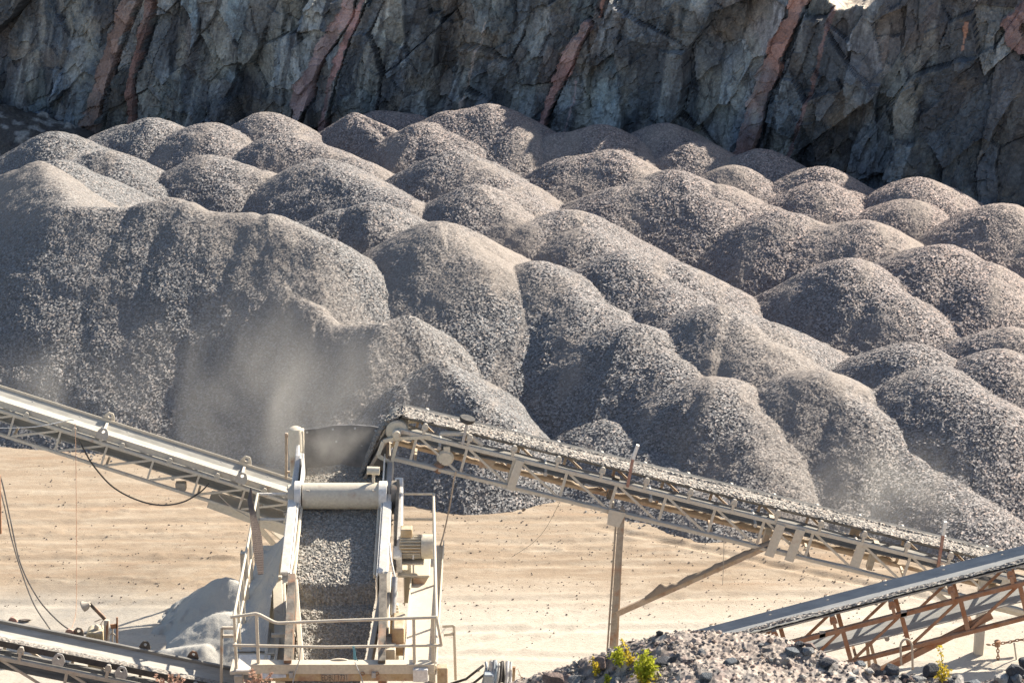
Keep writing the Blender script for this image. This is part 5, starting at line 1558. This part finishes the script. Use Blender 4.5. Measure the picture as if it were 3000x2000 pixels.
# ================================================================== RUBBLE BANK IN FRONT
BK = [(-300, 2075), (300, 2055), (1200, 2050), (1480, 2030), (1545, 2003), (1600, 1978), (1680, 1950), (1760, 1925), (1830, 1884), (1900, 1864), (1990, 1842), (2080, 1850), (2200, 1868), (2330, 1888), (2430, 1902), (2500, 1922), (2560, 1952), (2640, 1974), (2720, 1990), (2800, 1988), (2900, 1992), (3000, 1984), (3120, 1990), (3400, 1980)]
YK = 27.2
bkp = [atY(x, y, YK) for x, y in BK]
bxs = np.array([p.x for p in bkp]); bzs = np.array([p.z for p in bkp])
kx = np.concatenate([np.arange(-12, -1.0, .12), np.arange(-1.0, 8.2, .032), np.arange(8.2, 12, .12)])
ky = np.concatenate([np.arange(14, 23.6, .12), np.arange(23.6, 28.2, .032), np.arange(28.2, 38.5, .12)])
BX, BY = np.meshgrid(kx, ky)
crest_y = YK + .25 * fbm(BX * .7, BX * 0, 3, 401)
zc = np.interp(BX, bxs, bzs)
dfront = np.maximum(crest_y - BY, 0); dback = np.maximum(BY - crest_y, 0)
BZ = zc - .045 * dfront - .10 * np.minimum(dfront, .5) - .82 * (np.sqrt(dback ** 2 + .06) - .245)
BZ = np.where(BY < 19, BZ - .8 * (19 - BY), BZ)
BZ += .07 * fbm(BX * 1.2, BY * 1.6, 4, 402) - .05
for cell, amp, sd in ((.28, .05, 403), (.13, .025, 404), (.07, .015, 405)):
    bi, bj, bx_, by_, e_ = facets(BX / cell, BY / cell, sd)
    BZ += amp * .7 * (_hash(bi, bj, 1) - .5) + amp * 1.1 * ((_hash(bi, bj, 2) - .5) * bx_ + (_hash(bi, bj, 3) - .5) * by_)
bi, bj, bx_, by_, e_ = facets(BX / .13, BY / .13, 404)
bi2, bj2, _, _, _ = facets(BX / .07, BY / .07, 405)
BZ += .02 * (rng.random(BX.shape) - .5)
palb = np.array([(.29, .235, .195), (.235, .195, .17), (.15, .14, .135), (.35, .29, .24), (.26, .19, .16), (.085, .08, .078), (.31, .26, .215), (.40, .35, .295)])
btone = .6 * palb[(_hash(bi, bj, 9) * 7.99).astype(int)] + .4 * palb[(_hash(bi2, bj2, 10) * 7.99).astype(int)]
sandy = np.clip((fbm(BX * .9, BY * 1.1, 4, 406) - .0) * 3, 0, 1)[..., None]
btone = btone * (1 - .55 * sandy) + np.array((.33, .265, .215)) * .55 * sandy
bvid = np.arange(BX.size).reshape(BX.shape)
bq = np.stack([bvid[:-1, :-1], bvid[:-1, 1:], bvid[1:, 1:], bvid[1:, :-1]], -1).reshape(-1, 4)
bok = ((BZ[:-1, :-1] > -.3) | (BZ[1:, 1:] > -.3)).reshape(-1)
bm_ = mesh_np('rubble_bank', np.stack([BX.ravel(), BY.ravel(), BZ.ravel()], 1), bq[bok], {'tone': ('FLOAT_COLOR', np.concatenate([btone.reshape(-1, 3), np.ones((BX.size, 1))], 1))}, False)
M_BANK = mat_rock('bank_rubble', True, None, .015)
tag(link('rubble_bank', bm_, None, M_BANK), kind='structure')
def bank_z(x, y):
    i = int(np.clip(np.searchsorted(ky, y), 0, len(ky) - 1)); j = int(np.clip(np.searchsorted(kx, x), 0, len(kx) - 1))
    return float(BZ[i, j])
def bank_at(px, py):
    """first hit of the view ray with the bank"""
    u, dy, dz = ray(px, py)
    for k in range(600):
        Y = 23.0 + k * .01; t = Y / dy
        if H_CAM + dz * t < bank_z(u * t, Y): return Vector((u * t, Y, H_CAM + dz * t))
    return Vector((u * YK / dy, YK, bank_z(u * YK / dy, YK)))
# broken stone lying on the bank, far too much of it to count
n_r = 9000
rx_ = np.concatenate([rng.uniform(-1.0, 8.0, n_r)]); ry_ = 24.0 + 4.1 * rng.random(n_r) ** .8
iy = np.clip(np.searchsorted(ky, ry_), 0, len(ky) - 1); ix = np.clip(np.searchsorted(kx, rx_), 0, len(kx) - 1)
rz_ = BZ[iy, ix]; rs_ = .018 + .085 * rng.random(n_r) ** 3.2
vs, fs, ts, off = [], [], [], 0
rocks_p = []
for k in range(10):
    m = rock_mesh('chip', 1900 + k, 1, (1, random.uniform(.55, .9), random.uniform(.35, .7)), 8)
    rocks_p.append((np.array([v.co for v in m.vertices]), np.array([p.vertices for p in m.polygons]))); bpy.data.meshes.remove(m)
for i in range(n_r):
    pv, pf = rocks_p[i % 10]
    M = np.array(Matrix.Rotation(random.uniform(0, 6.28), 3, 'Z') @ Matrix.Rotation(random.uniform(-.6, .6), 3, 'X')) * rs_[i]
    vs.append(pv @ M.T + np.array([rx_[i], ry_[i], rz_[i] + rs_[i] * .15])); fs.append(pf + off); off += len(pv)
    cc_ = palb[int(rng.integers(0, 8))] * rng.uniform(.7, 1.2)
    ts.append(np.tile(np.append(cc_, 1), (len(pv), 1)))
tag(link('rubble_chips', mesh_np('rubble_chips', np.concatenate(vs), np.concatenate(fs), {'tone': ('FLOAT_COLOR', np.concatenate(ts))}), None, M_BANK), 'brown and grey broken stone covering the front bank', 'rubble', None, 'stuff')
RM = {k: mat_rock('boulder_' + k, False, c) for k, c in dict(black=(.06, .062, .07), grey=(.19, .19, .19), blue=(.12, .135, .15), brown=(.19, .135, .115), pale=(.36, .335, .30)).items()}
BOULD = [ # px, py (base), width, height, colour, label
 (2611, 1936, 46, 52, 'black', 'tall black upright boulder below the hose loop of the rusty conveyor'),
 (2422, 1946, 64, 34, 'black', 'flat black boulder in the middle of the rubble bank'),
 (2556, 1954, 44, 42, 'brown', 'reddish brown pointed boulder left of the tall black one'),
 (2622, 1950, 52, 28, 'grey', 'pale-topped grey boulder at the foot of the tall black one'),
 (2728, 1980, 46, 48, 'black', 'dark cracked boulder left of the yellow sapling, right end of the bank'),
 (2796, 1960, 30, 30, 'black', 'small black boulder on the crest right of the yellow sapling'),
 (2806, 1996, 62, 36, 'pale', 'broad pale boulder just right of the yellow sapling'),
 (2853, 1998, 54, 40, 'blue', 'dark blue-grey boulder right of the broad pale one'),
 (2966, 1990, 64, 58, 'black', 'largest black boulder, near the right bottom corner'),
 (2996, 1965, 44, 52, 'black', 'black boulder cut by the right edge of the picture'),
 (2934, 2002, 62, 46, 'pale', 'pale faceted boulder in front of the largest black one'),
 (2318, 1914, 46, 26, 'blue', 'blue-grey slab lying left of two rocks on the bank crest'),
 (2362, 1914, 44, 28, 'grey', 'grey tilted rock between the blue slab and the crest'),
 (2374, 1899, 42, 26, 'brown', 'dark brown rock sticking out of the bank crest'),
 (2520, 1934, 42, 32, 'blue', 'dark blue rock sloping down right of the bank middle'),
 (1952, 1938, 62, 22, 'black', 'flat dark slab right of the large yellow-green shrub'),
 (2066, 1990, 36, 40, 'blue', 'dark blue upright stone on the pale rubble left of the bank middle'),
 (2140, 1947, 36, 30, 'blue', 'small dark pyramid-shaped stone upper left on the bank'),
 (1626, 1998, 70, 40, 'brown', 'dark brown boulder at the low left end of the bank'),
 (1760, 1950, 56, 32, 'brown', 'brown boulder below the yellow twig on the left of the bank'),
 (1696, 1998, 56, 36, 'grey', 'rounded grey boulder beside the dark brown one'),
 (2548, 1974, 42, 26, 'pale', 'pale stone below the reddish brown boulder'),
 (2496, 1994, 40, 26, 'blue', 'blue-black stone low on the right half of the bank'),
 (2690, 2004, 46, 28, 'grey', 'grey block at the bottom edge below the dark cracked boulder'),
 (1802, 2000, 44, 30, 'blue', 'blue-grey block between the two green shrubs at the bottom edge'),
 (2655, 1948, 40, 22, 'brown', 'low brown rock right of the tall black boulder'),
]
for i, (px_, py_, w_, h_, cc_, lab) in enumerate(BOULD):
    b0 = bank_at(px_, min(py_, 1999))
    sc_ = 7083.0 / (b0.y / ray(px_, py_)[1])
    W_ = w_ / sc_; H_ = h_ / sc_
    o = link('boulder', rock_mesh('boulder', 500 + i * 7, 3, (1, .85, 1), 11), None, RM[cc_])
    o.scale = (W_ * 1.18, W_ * 1.1, H_ * 1.15)
    o.location = (b0.x, b0.y, b0.z + H_ * .30)
    o.rotation_euler = (0, 0, random.uniform(-.5, .5))
    tag(o, lab, 'boulder')
rms = [(rock_mesh('rock', 700 + k, 2, (1, .85, .75), 8)) for k in range(7)]
for k, m in enumerate(rms): m.materials.append([RM['grey'], RM['black'], RM['brown'], RM['pale'], RM['black'], RM['brown'], RM['blue']][k])
n_ = 0; tries = 0
while n_ < 170 and tries < 4000:
    tries += 1
    px_ = random.uniform(1560, 3040); py_ = random.uniform(1845, 2040)
    if random.random() > .35 + .65 * max(0, (px_ - 2250) / 750): continue
    b0 = bank_at(px_, min(py_, 2100)) if py_ < 2000 else None
    if b0 is None:
        continue
    o = bpy.data.objects.new('rock', rms[n_ % 7]); COL.objects.link(o)
    s = .04 + .13 * random.random() ** 2.6
    o.location = (b0.x, b0.y, b0.z + s * .2); o.scale = (s, s * random.uniform(.7, 1.1), s * random.uniform(.6, 1.1))
    o.rotation_euler = (random.uniform(-.5, .5), random.uniform(-.5, .5), random.uniform(0, 6.3))
    tag(o, 'small angular rock among the loose rubble of the front bank', 'rock', 'loose rocks on the rubble bank')
    n_ += 1

# ================================================================== SHRUBS ON THE BANK
def mat_leaf(name, a, b):
    t = NT(name)
    v = t.coord()
    n = t.noise(v, 14, 3, .6)
    col = t.mix(n, a, b)
    d = t.n('ShaderNodeBsdfDiffuse'); t.l(col, d.inputs[0])
    tr = t.n('ShaderNodeBsdfTranslucent'); t.l(col, tr.inputs[0])
    mx = t.n('ShaderNodeMixShader'); mx.inputs[0].default_value = .5
    t.l(d.outputs[0], mx.inputs[1]); t.l(tr.outputs[0], mx.inputs[2]); t.l(mx.outputs[0], t.out.inputs[0])
    return t.m
M_LEAFG = mat_leaf('yellow_green_leaf', (.36, .40, .04), (.46, .46, .06))
M_LEAFY = mat_leaf('yellow_leaf', (.52, .40, .04), (.60, .47, .07))
M_LEAFP = mat_leaf('dry_pink_leaf', (.42, .25, .18), (.50, .33, .25))
M_STEM = mat_metal('twig', (.16, .12, .07), 0, .1, .9)
def shrub(label, base_px, tops, mat, nleaf, lsz, spread, Y=None, cat='shrub', name='shrub'):
    b0 = bank_at(*base_px) if Y is None else atY(base_px[0], base_px[1], Y)
    root = empty(name, b0, label, cat)
    stm = MB(); lf = MB()
    for (tx_, ty_) in tops:
        p1 = atY(tx_, ty_, b0.y + random.uniform(-.08, .08))
        mid = b0.lerp(p1, .5) + Vector((random.uniform(-.03, .03), random.uniform(-.04, .04), 0))
        stm.tube([b0, mid, p1], [.008, .006, .003], 5)
        for k in range(nleaf):
            t = random.random() ** .7
            c = (b0.lerp(mid, t * 2) if t < .5 else mid.lerp(p1, t * 2 - 1))
            wdt = spread * (.35 + .65 * math.sin(math.pi * min(1, t * .92 + .05)))
            c = c + Vector((random.gauss(0, wdt), random.gauss(0, wdt), random.gauss(0, wdt * .6)))
            d = Vector((random.gauss(0, 1), random.gauss(0, 1), random.gauss(.4, .8))).normalized()
            s = d.cross(Vector((random.gauss(0, 1), random.gauss(0, 1), random.gauss(0, 1)))).normalized()
            L = lsz * random.uniform(.6, 1.3)
            lf.add([c - d * L * .5, c + s * L * .3, c + d * L * .5, c - s * L * .3], [(0, 1, 2, 3)])
    stm.build('stem', M_STEM, root)
    lf.build('foliage', mat, root)
    return root
shrub('large bright yellow-green shrub on the left of the rubble bank', (1890, 1990), [(1896, 1902), (1880, 1935), (1912, 1935), (1868, 1950), (1922, 1950), (1895, 1960), (1885, 1920), (1903, 1925)], M_LEAFG, 85, .05, .055)
shrub('smaller green shrub left of the large yellow-green one', (1812, 1945), [(1808, 1896), (1798, 1915), (1822, 1915), (1812, 1905)], M_LEAFG, 75, .045, .04)
shrub('yellow shrub between the two green ones', (1845, 1945), [(1832, 1885), (1842, 1898), (1856, 1920), (1820, 1870)], M_LEAFY, 38, .042, .035)
shrub('thin yellow twig at the left end of the bank', (1745, 1975), [(1735, 1925), (1745, 1945), (1752, 1940)], M_LEAFY, 34, .045, .025)
shrub('little green plant at the bottom edge left of the large shrub', (1782, 1999), [(1778, 1980), (1786, 1985)], M_LEAFG, 45, .045, .03)
shrub('yellow bush at the bottom below the large yellow-green shrub', (1888, 1999), [(1870, 1975), (1905, 1975), (1888, 1965)], M_LEAFY, 60, .045, .05)
shrub('slender yellow sapling on the right part of the bank', (2765, 1998), [(2752, 1892), (2753, 1935), (2768, 1950), (2780, 1960), (2745, 1970)], M_LEAFY, 34, .05, .03, cat='sapling', name='sapling')
shrub('blurred pinkish dry plant in the left foreground at the bottom edge', (752, 2080), [(735, 1955), (765, 1975), (795, 1972), (745, 1965), (720, 1990)], M_LEAFP, 75, .045, .035, 27.0)
shrub('second blurred pinkish dry plant overlapping the bottom left conveyor', (512, 2080), [(500, 1972), (520, 1975), (455, 1975), (535, 1985), (470, 1990)], M_LEAFP, 60, .045, .035, 27.0)
shrub('tiny pink and green weed right of the hose bundle', (1530, 2000), [(1517, 1958), (1525, 1985), (1544, 1990)], M_LEAFP, 14, .035, .02, 37.3)

# ================================================================== DUST IN THE AIR
def dust(name, label, c, size, dens, seed, rise=.5, scale=.9):
    t = NT(name + '_air')
    tc = t.n('ShaderNodeTexCoord')
    mp = t.n('ShaderNodeVectorMath', operation='MULTIPLY_ADD')
    t.l(tc.outputs['Generated'], mp.inputs[0]); mp.inputs[1].default_value = (2, 2, 2); mp.inputs[2].default_value = (-1, -1, -1)
    ln = t.n('ShaderNodeVectorMath', operation='LENGTH'); t.l(mp.outputs[0], ln.inputs[0])
    fall = t.ramp(ln.outputs['Value'], [(0.0, 1.0), (0.35, 0.62), (0.7, 0.16), (1.0, 0.0)])
    st = t.n('ShaderNodeMapping'); st.inputs['Scale'].default_value = (1, 1, .55); st.inputs['Location'].default_value = (seed * 3.7, seed, seed * 1.3)
    t.l(tc.outputs['Object'], st.inputs[0])
    nz = t.noise(st.outputs[0], scale, 5, .6, .8)
    nz2 = t.ramp(nz, [(.38, .0), (.72, 1.0)])
    d = t.math('MULTIPLY', t.math('MULTIPLY', fall, nz2), dens)
    pv = t.n('ShaderNodeVolumePrincipled')
    pv.inputs['Color'].default_value = (.93, .88, .80, 1)
    pv.inputs['Anisotropy'].default_value = .25
    t.l(d, pv.inputs['Density'])
    t.l(pv.outputs[0], t.out.inputs['Volume'])
    m = MB().box((0, 0, 0), size).build('dust_cloud', t.m)
    m.location = c
    return tag(m, label, 'dust cloud', None, 'stuff')
dust('dust_left', 'pale dust drifting up over the gravel bank behind the screen', atY(810, 1170, 46.0), (8.0, 5.0, 5.6), .36, 1)
dust('dust_hopper', 'dust swirling in the hopper under the falling gravel', atY(990, 1330, 40.6), (2.6, 1.5, 1.7), 1.4, 2, scale=1.5)
dust('dust_right', 'dust puff over the right end of the main conveyor', atY(2620, 1440, 42.6), (4.6, 3.4, 2.6), .42, 3)
dust('dust_low', 'thin dust behind the upper end of the cream conveyor', atY(140, 1130, 46.0), (4.4, 3.0, 2.4), .3, 4)
